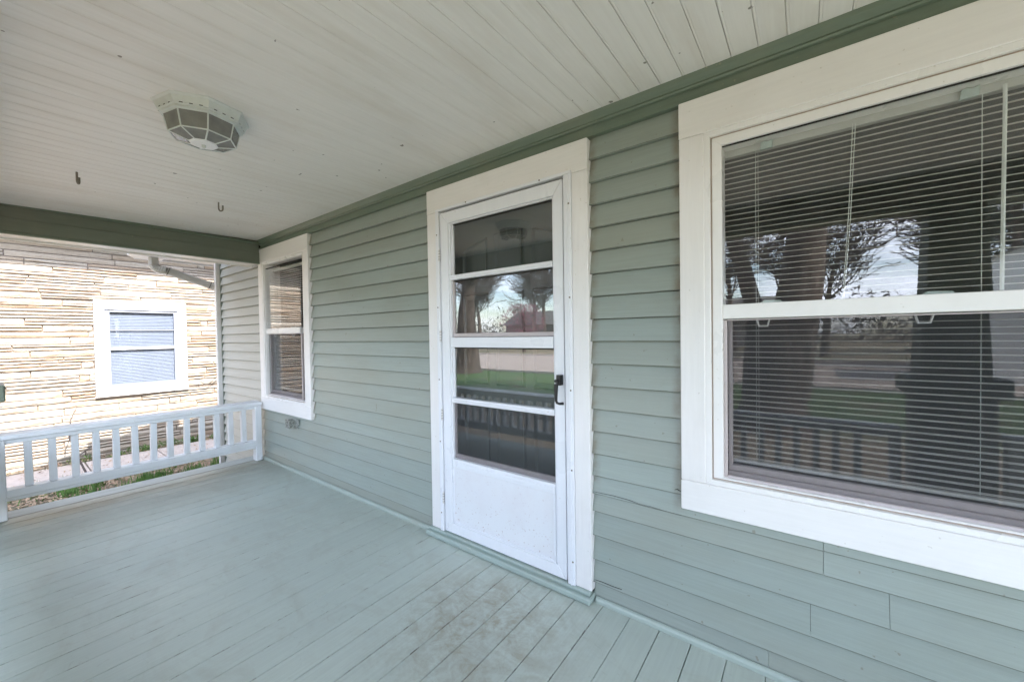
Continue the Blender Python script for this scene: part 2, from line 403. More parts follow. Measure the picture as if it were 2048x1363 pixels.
# --- porch floor: boards with open joints over a dark underlayer
floor = empty("porch_floor", (0, 0, 0), kind='structure')
box("joist_deck", M_gap, -4.68, 2.62, -1.96, .02, -.06, -.024, floor)
FX0, FP = -.744, .1252
k0 = int((-4.5-FX0)/FP)-1
rr = random.Random(11)
xs = [FX0+FP*k for k in range(k0, 30) if -4.47 < FX0+FP*k < 2.6]
xs = [-4.505] + xs + [2.62]
for i in range(len(xs)-1):
    g = rr.choice([.0018, .0024, .0028, .0040])
    dz = rr.uniform(-.0012, .0008)
    x0, x1 = xs[i]+g*.5, xs[i+1]-g*.5
    e = .0016
    poly = [(x0, -.024), (x1, -.024), (x1, -e*1.2+dz), (x1-e, dz), (x0+e, dz), (x0, -e*1.2+dz)]
    MB().prism(poly, -1.95+rr.uniform(-.003, .003), .016, 1).build("floor_board", M_floor, floor)
# outer edge board beyond the railing, pale
a = N("pale_edge_board_paint")
n1 = a.noise(a.pos((6, .8, 1)), 5, 7, .65)
c = a.mix(a.ramp(n1, [(.35, 0), (.65, 1)]), (.50, .52, .49), (.38, .41, .37))
c = a.mix(a.math('MULTIPLY', a.maprange(a.axis(0), -4.54, -4.505, 0, 1), .6), c, (.22, .19, .14))
a.bsdf(c, .6, n1, .4, .003); M_edge = a.m
MB().prism([(-1.95, -.03), (.0, -.03), (.0, .002), (-1.95, .002)], -4.70, -4.508, 0).build("edge_board", M_edge, floor, bevel=.004)
MB().box(-4.69, -4.66, -1.95, 0, GZ-.1, -.032).build("skirt_board", M_trimg, floor)
MB().box(-4.69, 2.62, -1.95, -1.92, GZ-.1, -.032).build("skirt_board", M_trimg, floor)
MB().prism([(-.025, .0), (-.014, .0), (-.014, .024), (-.018, .0245), (-.025, .02), (-.03, .012), (-.032, .0)], -4.5, -1.912, 0).build("base_moulding", M_trimg_b := paint("base_moulding_paint", (.34, .40, .355), .4, 'x', dirt_amt=.35), floor)
MB().prism([(-.025, .0), (-.014, .0), (-.014, .024), (-.018, .0245), (-.025, .02), (-.03, .012), (-.032, .0)], -.782, 2.6, 0).build("base_moulding", M_trimg_b, floor)

# --- porch ceiling: beaded boards
ceiling = empty("porch_ceiling", (0, 0, 2.24), kind='structure')
CP = .0829; CX0 = -.048
rr = random.Random(5)
kk = range(int((-4.45-CX0)/CP)-1, int((2.62-CX0)/CP)+2)
def ceil_board(x0, x1, gap):
    z = 2.24
    w_ = x1-x0; b = .006; m_ = x0+gap
    # profile (x, z): the joint, a bead beside it, the flat face
    prof = [(x0+gap, z+.018), (x0+gap, z+.004), (x0+gap+.0015, z+.0005), (x0+gap+.004, z), (x0+gap+.0068, z+.0003), (x0+gap+.0082, z+.0014), (x0+gap+.0096, z+.0003), (x0+gap+.011, z), (x1-.001, z), (x1-.0002, z+.003), (x1-.0002, z+.018)]
    prof = prof[::-1]
    mb = MB()
    n = len(prof); y0, y1 = -1.95, -.0
    vs = [(p[0], y0, p[1]-2.24+.021*y0) for p in prof] + [(p[0], y1, p[1]-2.24+.021*y1) for p in prof]
    fs = [tuple(range(n)), tuple(range(2*n-1, n-1, -1))] + [(i, i+n, (i+1) % n+n, (i+1) % n) for i in range(n)]
    mb.add(vs, fs)
    return mb.build("ceiling_board", M_ceil, ceiling)
for k in kk:
    x0 = CX0+CP*k; x1 = x0+CP
    if x1 < -4.46 or x0 > 2.6: continue
    x0 = max(x0, -4.46)
    ceil_board(x0, x1, rr.choice([.0002, .0002, .0003, .0004, .0006, .0011]))
MB().add([(-4.7, -1.98, .0+.011+.021*-1.98), (2.7, -1.98, .011+.021*-1.98), (2.7, .0, .011), (-4.7, .0, .011)], [(0, 1, 2, 3)]).build("ceiling_backing", M_cjoint, ceiling)

# porch roof and the roof of the house behind it: real eaves that keep the sun out
roof = empty("roof", (0, 0, 2.4), kind='structure')
MB().prism([(-2.35, 2.235), (.3, 2.30), (.3, 3.2), (-.0, 3.15), (-2.35, 2.42)], -5.55, 2.95, 0).build("porch_roof_slope", M_roof, roof).location = (0, 0, -2.4)
MB().prism([(.32, 2.31), (8.6, 2.31), (8.6, 2.5), (4.2, 4.6), (.32, 2.5)], -6.02, 4.4, 0).build("house_roof_slope", M_roof, roof).location = (0, 0, -2.4)

# --- the house wall: sheathing with openings and lapped clapboards
wall = empty("house_wall", (-1, 0, 0), "sage green lapped clapboard wall of the house facing the porch", "wall")
WP = Vector((-1, 0, 0))
def put(o):                       # geometry is in world coordinates; parents sit at their base
    o.location = -o.parent.location if o.parent.parent is None else -(o.parent.matrix_world.translation)
    return o
OPEN = [(-4.445, -3.575, .655, 2.0), (-1.80, -.885, -.2, 2.0), (-.305, 1.30, .665, 2.0)]   # left window, door, right window
sh = MB()
def sheath(x0, x1, z0, z1): sh.box(x0, x1, .018, .12, z0, z1)
sheath(-5.70, -4.445, GZ-.1, 2.6); sheath(-3.575, -1.80, GZ-.1, 2.6); sheath(-.885, -.305, GZ-.1, 2.6); sheath(1.30, 4.2, GZ-.1, 2.6)
for x0, x1, z0, z1 in OPEN:
    sheath(x0, x1, z1, 2.6)
    sheath(x0, x1, GZ-.1, z0)
put(sh.build("sheathing", M_gap, wall))
EDG = [2.255, 2.15, 2.046, 1.942, 1.838, 1.733, 1.627, 1.522, 1.418, 1.313, 1.212, 1.108, 1.004, .898, .795, .690, .588, .503, .421, .308, .195, .087, -.02]
rr = random.Random(21)
def clap(x0, x1, zt, zb, mat, name="clapboard", wob=.0006):
    # wedge: thin at the top, thick at the butt; slight waviness along its length
    n = max(2, int((x1-x0)/.35)+1)
    vs = []; fs = []
    t_bot = -.017
    for i in range(n):
        x = x0+(x1-x0)*i/(n-1); w1 = rr.uniform(-wob, wob); w2 = rr.uniform(-wob, wob)
        prof = [(.017, zt-.0012), (.003, zt-.0012), (t_bot+w1*.6, zb+.0024+w2), (t_bot+.0006+w1*.6, zb+.0004+w2), (t_bot+.0028+w1*.6, zb+w2), (.017, zb+w2+.0015)]
        vs += [(x, p[0], p[1]) for p in prof]
    m = 6
    for i in range(n-1):
        for j in range(m): fs.append((i*m+j, i*m+(j+1) % m, (i+1)*m+(j+1) % m, (i+1)*m+j))
    fs += [tuple(range(m)), tuple(range(n*m-1, (n-1)*m-1, -1))]
    o = put(MB().add(vs, fs).build(name, mat, wall))
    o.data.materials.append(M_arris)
    for p in o.data.polygons:                       # shadow line of the lap, painted dark along the board's lower edge
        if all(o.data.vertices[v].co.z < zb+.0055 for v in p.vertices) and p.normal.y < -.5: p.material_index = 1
    return o
for i in range(len(EDG)-1):
    zt, zb = EDG[i], EDG[i+1]
    spans = []
    # between left window casing and door
    if zb >= .50: spans.append((-3.442, -1.892))
    else: spans.append((-4.50, -1.892))
    if zb < .53 and zt > .53: spans[-1] = (-4.50, -1.892)
    # between door and right window
    if zb >= .53: spans += [(-.797, -.402)]
    else:
        cuts = {1: []}
        jn = {16: [.047], 17: [.047], 18: [.21], 19: [.012], 20: [], 21: [-.11]}.get(i, [])
        xs_ = [-.797] + jn + [3.2]
        for q in range(len(xs_)-1): spans.append((xs_[q]+.0006, xs_[q+1]-.0006))
    if zb >= .53: spans.append((1.40, 3.2))
    for (x0, x1) in spans:
        if zt > 2.2:
            continue
        top = min(zt, 2.15)
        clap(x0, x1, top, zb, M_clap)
def crack(pts, t):
    m = MB(); up = [(x, z+t*(.5+.5*((i*7) % 3)/2)) for i, (x, z) in enumerate(pts)]
    m.prism(pts+up[::-1], -.0186, -.012, 1)
    put(m.build("crack", M_gap, wall))
crack([(-.79, .512), (-.70, .515), (-.62, .513), (-.575, .507), (-.53, .509), (-.47, .505), (-.405, .504)], .0006)
crack([(-.43, .603), (-.42, .608), (-.415, .604), (-.405, .601)], .0014)
crack([(-.79, .098), (-.76, .100), (-.70, .099), (-.66, .101)], .0012)
# siding past the porch end, its outdoor light painted in as a paler tone
z = 1.989+.0985*2
while z > GZ:
    clap(-5.655, -4.505, z, z-.0985, M_siding_lit, "siding_board", .0003); z -= .0985
put(box("corner_board", M_white, -5.74, -5.685, -.055, .12, GZ-.1, 2.6, wall, .004))
put(box("corner_channel", M_beam, -5.685, -5.655, -.012, .02, GZ-.1, 2.6, wall))
# frieze and crown under the ceiling
put(MB().prism([(-.022, 2.149), (.017, 2.149), (.017, 2.235), (-.022, 2.235)], -4.45, 3.2, 0).build("frieze_board", M_trimg, wall, bevel=.002))
put(MB().prism([(-.0225, 2.192), (-.033, 2.194), (-.037, 2.200), (-.034, 2.207), (-.040, 2.214), (-.050, 2.226), (-.056, 2.2385), (-.0225, 2.2385)], -4.45, 3.2, 0).build("crown_moulding", M_trimg, wall))
# other walls of the house
box("house_side_wall", M_siding_lit, -5.70, -5.60, .12, 8, GZ-.1, 2.6, wall).location = -WP

# --- room behind the wall
room = empty("room_interior", (0, .12, 0), kind='structure')
def rb(name, mat, *a):
    o = box(name, mat, *a, room); o.location = (0, -.12, 0); return o
rb("room_floor", M_roomfl, -5.55, 4.1, .13, 4.6, -.1, -.02)
rb("room_ceiling", M_room, -5.55, 4.1, .13, 4.6, 2.44, 2.54)
rb("room_wall", M_room, -5.6, 4.15, 4.6, 4.7, -.1, 2.54)
rb("room_wall", M_room, -5.6, -5.5, .13, 4.6, -.1, 2.44)
rb("room_wall", M_room, -2.6, -2.5, .13, 4.6, -.1, 2.44)
rb("room_wall", M_room, 4.05, 4.15, .13, 4.6, -.1, 2.44)
rb("entry_return", M_room, -1.86, -1.815, .125, .35, 0, 2.1)

# --- end beam and front beam of the porch
def lap_beam(name, label, fixed, lo, hi, z0, z1, axis, side, par=None):
    b = empty(name, (0, 0, 2.0), label, "beam")
    mid = (z0+z1)/2+.003
    def bb(nm, mat, d0, d1, zz0, zz1, bev=.002):
        m = MB()
        if axis == 1: m.box(min(d0, d1), max(d0, d1), lo, hi, zz0, zz1)
        else: m.box(lo, hi, min(d0, d1), max(d0, d1), zz0, zz1)
        put(m.build(nm, mat, b, bevel=bev))
    s = side
    bb("upper_board", M_beam, fixed, fixed-s*.03, mid-.012, z1)
    bb("lower_board", M_beam, fixed+s*.009, fixed-s*.028, z0+.014, mid)
    bb("bottom_trim", M_trimg, fixed+s*.014, fixed-s*.02, z0-.003, z0+.013)
    bb("bead_moulding", M_trimg, fixed+s*.018, fixed, z1-.02, z1+.0)
    bb("soffit_board", M_whiteh if axis == 1 else M_trimg, fixed-s*.021, fixed-s*.19, z0-.001, z0+.02)
    if axis == 1: bb("outer_board", M_whiteh, fixed-s*.19, fixed-s*.215, z0-.012, z1+.1)
    else: bb("outer_board", M_beam, fixed-s*.19, fixed-s*.215, z0, z1+.1)
    return b
lap_beam("porch_beam", "dark green lapped beam across the far end of the porch above the side railing", -4.45, -1.95, -.035, 2.006, 2.222, 1, 1)
lap_beam("porch_beam", "green beam along the front of the porch, seen only mirrored in the glass", -1.80, -4.6, 2.6, 2.004, 2.195, 0, 1)
lap_beam("porch_beam", "green beam across the near end of the porch, behind the camera side", 2.45, -1.95, -.035, 2.004, 2.21, 1, -1)

# --- columns on piers
def column(x, y, label):
    c = empty("porch_column", (x, y, 0), label, "column", "tapered columns on the front edge of the porch")
    MB().box(-.17, .17, -.16, .16, 0, .83).build("pier", M_trimg, c, bevel=.004)
    MB().box(-.215, .215, -.205, .205, .83, .945).build("pier_cap", M_trimg, c, bevel=.008)
    b, t = .15, .115
    MB().add([(-b, -b, .945), (b, -b, .945), (b, b, .945), (-b, b, .945), (-t, -t, 1.96), (t, -t, 1.96), (t, t, 1.96), (-t, t, 1.96)],
             [(0, 3, 2, 1), (4, 5, 6, 7), (0, 1, 5, 4), (1, 2, 6, 5), (2, 3, 7, 6), (3, 0, 4, 7)]).build("shaft", M_trimg, c, bevel=.004)
    MB().box(-.14, .14, -.14, .14, 1.96, 2.0).build("capital", M_trimg, c, bevel=.006)
    return c
column(-4.70, -1.845, "tapered column at the far left corner of the porch, its green pier cap above the rail end")
column(.72, -1.86, "middle tapered porch column mirrored in the big window")
column(2.45, -1.86, "tapered porch column beyond the big window at the near end")

# ================================================================== railings
def railing(name, label, axis, fixed, a0, a1, out, posts=True, first=None, step=.1125, n=None):
    """rail along axis; OUT is the outward direction sign on the other axis"""
    r = empty(name, (fixed, (a0+a1)/2, 0) if axis == 1 else ((a0+a1)/2, fixed, 0), label, "railing")
    def B(nm, mat, d0, d1, b0, b1, z0, z1, bev=.003):
        m = MB(); lo, hi = sorted((fixed+out*d0, fixed+out*d1))
        if axis == 1: m.box(lo, hi, b0, b1, z0, z1)
        else: m.box(b0, b1, lo, hi, z0, z1)
        return put(m.build(nm, mat, r, bevel=bev))
    B("cap_rail", M_rail, -.008, .165, a0, a1, .566, .601, .005)
    B("top_rail", M_rail, .012, .10, a0+.0, a1-.052, .534, .5655)
    B("bottom_rail", M_rail, .0, .10, a0+.058, a1-.055, .158, .212, .004)
    B("bottom_strip", M_rail, .006, .094, a0+.045, a1-.055, .134, .157, .003)
    if posts:
        B("end_post", M_balus, 0, .085, a1-.06, a1-.004, .004, .5655, .004)
        B("end_post", M_balus, 0, .085, a0, a0+.06, .004, .5655, .004)
    y = first; cnt = n if n else int((a1-a0-.2)/step)
    for k in range(cnt):
        c = first+step*k+random.uniform(-.002, .002)
        t = random.uniform(-.003, .003)
        lo, hi = sorted((fixed+out*.028, fixed+out*.078))
        m = MB()
        if axis == 1: m.add([(lo, c-.02, .2125), (hi, c-.02, .2125), (hi, c+.02, .2125), (lo, c+.02, .2125), (lo, c-.02+t, .5335), (hi, c-.02+t, .5335), (hi, c+.02+t, .5335), (lo, c+.02+t, .5335)], [(0,3,2,1),(4,5,6,7),(0,1,5,4),(1,2,6,5),(2,3,7,6),(3,0,4,7)])
        else: m.box(c-.02, c+.02, lo, hi, .2125, .5335)
        put(m.build("baluster", M_balus, r, bevel=.004, seg=2))
    return r
railing("porch_railing", "low white railing with square balusters across the far end of the porch", 1, -4.45, -1.71, -.045, -1, True, -1.548, .1128, 13)
railing("porch_railing", "long front railing of the porch mirrored in the storm door glass", 0, -1.76, -4.46, .50, -1, True, -4.34, .1128, 42)
railing("porch_railing", "short front railing beyond the middle column", 0, -1.76, .94, 2.28, -1, True, 1.06, .1128, 10)
railing("porch_railing", "railing closing the near end of the porch", 1, 2.45, -1.6, -.045, 1, True, -1.49, .1128, 12)

# ================================================================== door frame and storm door
df_ = empty("door_frame", (-1.345, 0, 0), "white painted casing boards and green threshold round the storm door", "door frame")
put(MB().prism([(-1.892, .047), (-1.808, .047), (-1.808, 2.0), (-1.892, 2.0)], -.036, .017, 1).build("side_casing", M_white, df_, bevel=.003))
put(MB().prism([(-.878, .047), (-.797, .047), (-.797, 2.0), (-.878, 2.0)], -.036, .017, 1).build("side_casing", M_white, df_, bevel=.003))
put(MB().prism([(-1.893, 2.0008), (-.796, 2.0008), (-.796, 2.143), (-1.893, 2.145)], -.037, .017, 1).build("head_casing", M_whiteh, df_, bevel=.003))
put(MB().box(-1.915, -.79, -.075, .12, .002, .030).build("threshold", M_thresh, df_, bevel=.006))
put(MB().box(-1.905, -.80, -.052, -.02, .0302, .0465).build("threshold", M_thresh, df_, bevel=.004))
for (x0, x1) in ((-1.8075, -1.782), (-.918, -.8785)):
    put(box("stop_strip", M_alu, x0, x1, -.044, .017, .047, 1.999, df_, .0015))
put(box("stop_strip", M_alu, -1.8075, -.8785, -.0445, .017, 1.9995, 2.014, df_, .0015))
put(box("edge_strip", M_alu, -.8995, -.893, -.048, -.044, .047, 1.995, df_))
put(box("jamb", M_whiteh, -1.80, -1.785, .018, .13, .047, 2.0, df_)); put(box("jamb", M_whiteh, -.9, -.885, .018, .13, .047, 2.0, df_))
put(box("jamb", M_whiteh, -1.785, -.9, .018, .13, 1.996, 2.012, df_))
for zz in (1.86, 1.42, .98, .60, .16):
    for xx in (-.889, -1.795):
        o = put(MB().tube([(xx, -.0445, zz), (xx, -.0465, zz)], .0042, 8).build("screw", M_screw, df_))
for xx in (-1.55, -1.05):
    put(MB().tube([(xx, -.0445, 2.007), (xx, -.0468, 2.007)], .004, 8).build("screw", M_screw, df_))

sd = empty("storm_door", (-1.775, 0, .05), "white aluminium storm door with four stacked glass panels over a solid kick panel", "door")
Y0, Y1 = -.034, -.004
XL, XR, ZB, ZT = -1.776, -.928, .052, 1.988
IL, IR = -1.700, -.990
put(MB().prism([(XL, ZB), (IL-.012, ZB+.06), (IL-.012, ZT-.068), (XL, ZT)], Y0, Y1, 1).build("stile", M_alu, sd, bevel=.002))
put(MB().prism([(XR, ZB), (XR, ZT), (IR+.010, ZT-.068), (IR+.010, ZB+.06)], Y0, Y1, 1).build("stile", M_alu, sd, bevel=.002))
put(MB().prism([(XL+.0015, ZT), (XR-.0015, ZT), (IR+.0095, ZT-.068), (IL-.0115, ZT-.068)], Y0-.0005, Y1, 1).build("top_rail", M_alu, sd, bevel=.002))
put(MB().prism([(XL+.0015, ZB), (IL-.0115, ZB+.06), (IR+.0095, ZB+.06), (XR-.0015, ZB)], Y0-.0005, Y1, 1).build("bottom_rail", M_alu, sd, bevel=.002))
# inner lip round the openings
for (x0, x1) in ((IL-.0115, IL), (IR, IR+.0095)):
    put(box("glazing_lip", M_alu, x0, x1, Y0+.007, Y1, .115, ZT-.07, sd, .0015))
put(box("glazing_lip", M_alu, IL, IR, Y0+.007, Y1, ZT-.077, ZT-.069, sd, .0015))
def drail(z0, z1, steps=True):
    put(box("cross_rail", M_alu, IL+.0005, IR-.0005, Y0-.001, Y1, z0, z1, sd, .002))
    if steps:
        put(box("rail_bead", M_alu, IL+.0005, IR-.0005, Y0-.0055, Y0-.0015, z0+(z1-z0)*.30, z1-(z1-z0)*.30, sd, .0015))
drail(1.578, 1.606); drail(1.178, 1.236); drail(.846, .876); drail(.459, .508)
def dpane(z0, z1, y, screen=False, sash=None):
    p = MB().box(IL, IR, y, y+.003, z0, z1).build("glass_pane", M_glass_door, sd); put(p)
    if screen: put(MB().box(IL+.002, IR-.002, y-.008, y-.0075, z0, z1).build("insect_screen", M_screen, sd))
    if sash:
        put(box("pane_frame", M_sashgrey, IL+.002, IR-.002, y-.007, y+.006, z0, z0+sash, sd, .002))
    put(box("pane_frame", M_sashgrey if sash else M_alu, IL, IL+.014, y-.006, y+.006, z0+(sash or 0), z1, sd, .001))
    put(box("pane_frame", M_gap, IL+.0145, IR-.002, y-.006, y-.002, z1-.006, z1, sd))
dpane(1.606, 1.911, -.008); dpane(1.238, 1.577, -.006, False, .022); dpane(.877, 1.177, -.012); dpane(.509, .845, -.007, True, .026)
put(box("kick_panel", M_kick, IL+.0, IR+.0, Y0+.009, Y1, .113, .4585, sd))
put(MB().prism([(IL, .1125), (IL+.016, .128), (IR-.016, .128), (IR, .1125)], Y0+.002, Y0+.0088, 1).build("panel_bead", M_alu, sd, bevel=.0015))
put(MB().prism([(IR, .1125), (IR-.012, .128), (IR-.012, .4575), (IR, .4575)], Y0+.0022, Y0+.0086, 1).build("panel_bead", M_alu, sd, bevel=.0015))
# black pull handle with its push button
h = MB()
h.prism([(-.958, 1.002), (-.934, 1.002), (-.934, 1.052), (-.956, 1.053)], -.066, -.0345, 1)
hd = put(h.build("handle", M_black, sd, bevel=.003, seg=2))
def hb(m, nm, bev=.002, sm=False):
    o = m.build(nm, M_black, hd, bevel=bev, smooth=sm, seg=2); o.location = (0, 0, 0); return o
hb(MB().tube([(-.950, -.066, 1.024), (-.950, -.082, 1.024)], .0085, 12), "thumb_button", .001)
hb(MB().prism([(-.962, 1.010), (-.944, 1.010), (-.944, 1.0), (-.949, .925), (-.958, .925), (-.963, .985)], -.078, -.066, 1), "grip", .003)
hb(MB().tube([(-.954, -.071, .930), (-.952, -.068, .919), (-.946, -.055, .913), (-.937, -.036, .912)], [.006, .0065, .006, .007], 8), "grip_foot", 0, True)
for zz in (1.735, 1.245, .768, .255):
    hg = put(MB().tube([(-1.7795, -.042, zz-.036), (-1.7795, -.042, zz+.036)], .0055, 10).build("hinge", M_hinge, sd))
    for q in (-.024, -.008, .008, .024):
        o = MB().tube([(-1.7795, -.042, zz+q-.0012), (-1.7795, -.042, zz+q+.0012)], .0061, 10).build("hinge_joint", M_screw, hg); o.location = (0, 0, 0)

put(box("shadow_gap", M_gap, XR+.001, -.9185, .004, .008, .05, 1.992, sd)); put(box("shadow_gap", M_gap, XL, XR, -.012, -.008, ZT+.001, 1.998, sd))
# panelled entry door behind the glass
ed = empty("entry_door", (-1.34, .09, .05), "dark green panelled entry door behind the storm door glass", "door")
put(box("door_slab", M_door, -1.785, -.90, .085, .125, .05, 1.995, ed))
def panel(x0, x1, z0, z1, arch=0):
    n = 8; pts = [(x0, z0), (x1, z0)]
    for i in range(n+1):
        t = i/n; x = x1+(x0-x1)*t
        if arch: z = z1 + arch(x)
        else: z = z1
        pts.append((x, z))
    cx, cz = (x0+x1)/2, (z0+z1)/2
    ins = [(cx+(p[0]-cx)*.80, cz+(p[1]-cz)*.86) for p in pts]
    m = MB(); n_ = len(pts)
    vs = [(p[0], .0845, p[1]) for p in pts]+[(cx+(p[0]-cx)*.93, .072, cz+(p[1]-cz)*.95) for p in pts]+[(p[0], .0835, p[1]) for p in ins]
    fs = [(i, (i+1) % n_, n_+(i+1) % n_, n_+i) for i in range(n_)]+[(n_+i, n_+(i+1) % n_, 2*n_+(i+1) % n_, 2*n_+i) for i in range(n_)]+[tuple(2*n_+i for i in range(n_))]
    put(m.add(vs, fs).build("door_panel", M_door, ed))
arc = lambda x: .10*(1-((x+1.342)/.40)**2)-.06
for (x0, x1) in ((-1.70, -1.50), (-1.445, -1.24), (-1.185, -.985)):
    panel(x0, x1, 1.60, 1.80, arc); panel(x0, x1, .95, 1.50); panel(x0, x1, .2, .83)

# ================================================================== windows
def window(label, x0, x1, z0, z1, cl, cr, ct, cb, meet, locks=()):
    """x0..z1: glass; cl,cr: casing outer x; ct,cb: casing outer z"""
    w = empty("window", ((x0+x1)/2, 0, cb), label, "window")
    a0, a1, b0, b1 = cl+.09, cr-.09, cb+.118, ct-.140       # inner edges of casing
    put(box("side_casing", M_white, cl, a0, -.034, .017, cb+.118, ct-.1412, w, .003))
    put(box("side_casing", M_white, a1, cr, -.034, .017, cb+.118, ct-.1412, w, .003))
    put(box("head_casing", M_whiteh, cl-.001, cr+.001, -.035, .017, ct-.1405, ct, w, .003))
    put(box("apron_casing", M_whiteh, cl-.001, cr+.001, -.035, .017, cb, cb+.1175, w, .003))
    # stop moulding: two steps running round the opening
    def ring(nm, mat, ox0, ox1, oz0, oz1, t, y0, y1, tb=None):
        tb = tb or t
        put(MB().prism([(ox0, oz0), (ox0+t, oz0+tb), (ox0+t, oz1-t), (ox0, oz1)], y0, y1, 1).build(nm, mat, w, bevel=.0015))
        put(MB().prism([(ox1, oz0), (ox1, oz1), (ox1-t, oz1-t), (ox1-t, oz0+tb)], y0, y1, 1).build(nm, mat, w, bevel=.0015))
        put(MB().prism([(ox0, oz1), (ox0+t, oz1-t), (ox1-t, oz1-t), (ox1, oz1)], y0, y1, 1).build(nm, mat, w, bevel=.0015))
        put(MB().prism([(ox0, oz0), (ox1, oz0), (ox1-t, oz0+tb), (ox0+t, oz0+tb)], y0, y1, 1).build(nm, mat, w, bevel=.0015))
    ring("stop_moulding", M_vframe, a0, a1, b0, b1, .020, -.030, .03)
    ring("weather_gap", M_tan, a0+.0201, a1-.0201, b0+.0201, b1-.0201, .0048, -.016, .05)
    ring("frame", M_vframe, a0+.025, a1-.025, b0+.025, b1-.025, x0-(a0+.025), -.018, .06, max(.006, z0-(b0+.025)))
    put(box("jamb", M_vframe, a0, a0+.02, .031, .13, b0, b1, w)); put(box("jamb", M_vframe, a1-.02, a1, .031, .13, b0, b1, w))
    put(box("jamb", M_vframe, a0+.02, a1-.02, .061, .13, b0-.02, b0+.0, w)); put(box("jamb", M_vframe, a0+.02, a1-.02, .061, .13, b1, b1+.02, w))
    m0, m1 = meet
    put(box("meeting_rail", M_vframe, x0, x1, -.012, .05, m0, m1, w, .002))
    # upper sash sits nearly flush, lower one further in behind a screen
    put(MB().box(x0, x1, .0005, .0035, m1, z1).build("glass_pane", M_glass, w))
    put(box("upper_gasket", M_gap, x0, x1, -.006, .0, z1-.006, z1, w))
    put(MB().box(x0, x1, .040, .043, z0, m0).build("glass_pane", M_glass, w))
    put(MB().box(x0+.012, x1-.012, .008, .0085, z0+.006, m0-.003).build("insect_screen", M_screen, w))
    for (q0, q1) in ((x0, x0+.012), (x1-.012, x1)):
        put(box("screen_frame", M_sashgrey, q0, q1, .002, .018, z0, m0-.004, w, .002))
    put(box("screen_frame", M_sashgrey, x0+.012, x1-.012, .003, .018, m0-.007, m0-.003, w, .001))
    put(box("sill_track", M_sashgrey, x0+.012, x1-.012, -.002, .012, z0, z0+.010, w, .002))
    put(box("sash_rail", M_sashgrey, x0+.012, x1-.012, .016, .036, z0, z0+.024, w, .002))
    put(box("sash_rail", M_sashgrey, x0+.012, x1-.012, .026, .046, z0+.0245, z0+.046, w, .002))
    put(box("sash_stile", M_sashgrey, x0+.012, x0+.026, .022, .045, z0+.046, m0, w, .002))
    put(box("sash_stile", M_sashgrey, x1-.026, x1-.012, .022, .045, z0+.046, m0, w, .002))
    for lx in locks:
        put(MB().prism([(lx-.035, m1+.0005), (lx+.035, m1+.0005), (lx+.03, m1+.008), (lx-.02, m1+.011)], .010, .03, 1).build("sash_lock", M_clear, w, bevel=.002))
        put(MB().tube([(lx-.075+.03, .030, m0-.002), (lx-.068+.03, .030, m0-.030), (lx-.042+.03, .030, m0-.030), (lx-.035+.03, .030, m0-.002)], .0035, 6).build("tilt_latch", M_vframe, w))
    return w
window("large white framed sash window with open blinds to the right of the storm door", -.252, 1.245, .688, 1.952, -.400, 1.395, 2.148, .541, (1.296, 1.350), (-.10, .315, .90))
window("narrow white framed sash window at the far end of the wall above the outlet box", -4.397, -3.662, .676, 1.952, -4.492, -3.441, 2.150, .527, (1.290, 1.344), (-4.25, -3.85))

# ---- blinds, slat by slat
def blind(label, x0, x1, z0, z1, cords, y=.075, wand=None, tilt=.0, pitch=.0207, clips=()):
    b = empty("window_blind", ((x0+x1)/2, y, z1), label, "blind")
    put(box("headrail", M_head, x0, x1, y-.014, y+.014, z1-.028, z1, b, .002))
    put(box("bottom_rail", M_slat, x0, x1, y-.012, y+.012, z0, z0+.012, b, .003))
    hw = .0092; cam_ = .0015; th = .0006
    prof = []
    for t in (-1, -.33, .33, 1): prof.append((hw*t, cam_*(1-t*t)))
    low = [(p[0], p[1]-th) for p in reversed(prof)]
    pr = [(p[0]*math.cos(tilt)-p[1]*math.sin(tilt), p[0]*math.sin(tilt)+p[1]*math.cos(tilt)) for p in prof+low]
    proto = MB().prism(pr, x0+.002, x1-.002, 0).build("slat", M_slat, b)
    me = proto.data
    z = z1-.045; i = 0; bl = b.location
    rq = random.Random(4)
    while z > z0+.02:
        o = proto if i == 0 else new_obj("slat", me, b)
        o.location = (-bl.x, y-bl.y, z-bl.z); o.rotation_euler = (0, rq.uniform(-.0009, .0009), 0)
        z -= pitch+rq.uniform(-.0006, .0006); i += 1
    for cx in cords:
        put(MB().tube([(cx, y-.0135, z1-.028), (cx+.0005, y-.0137, (z0+z1)/2), (cx, y-.0135, z0+.01)], .0008, 5).build("ladder_cord", M_cord, b))
        put(MB().tube([(cx+.006, y+.0135, z1-.028), (cx+.006, y+.0137, z0+.01)], .0008, 5).build("ladder_cord", M_cord, b))
    if wand:
        put(MB().tube([(wand, y-.022, z1-.02), (wand, y-.024, z1-.06), (wand-.004, y-.024, z1-.60)], .0045, 6).build("wand", M_cord, b))
        put(MB().tube([(wand-.325, y-.018, z1-.02), (wand-.335, y-.019, z1-.3), (wand-.350, y-.019, z1-.595)], .0011, 5).build("pull_cord", M_cord, b))
        put(MB().tube([(wand-.318, y-.018, z1-.02), (wand-.331, y-.019, z1-.33), (wand-.347, y-.019, z1-.595)], .0011, 5).build("pull_cord", M_cord, b))
    for cx in clips:
        put(MB().prism([(cx-.02, z1-.035), (cx+.018, z1-.033), (cx+.02, z1-.004), (cx+.006, z1-.010), (cx-.006, z1-.004), (cx-.018, z1-.008)], y-.030, y-.0145, 1).build("mounting_clip", M_clear, b, bevel=.002))
    return b
blind("pale slatted blind lowered with open slats inside the large window", -.266, 1.26, .735, 1.955, (-.150, .412, .97), .075, .452, .12, clips=(-.115, .385, .9))
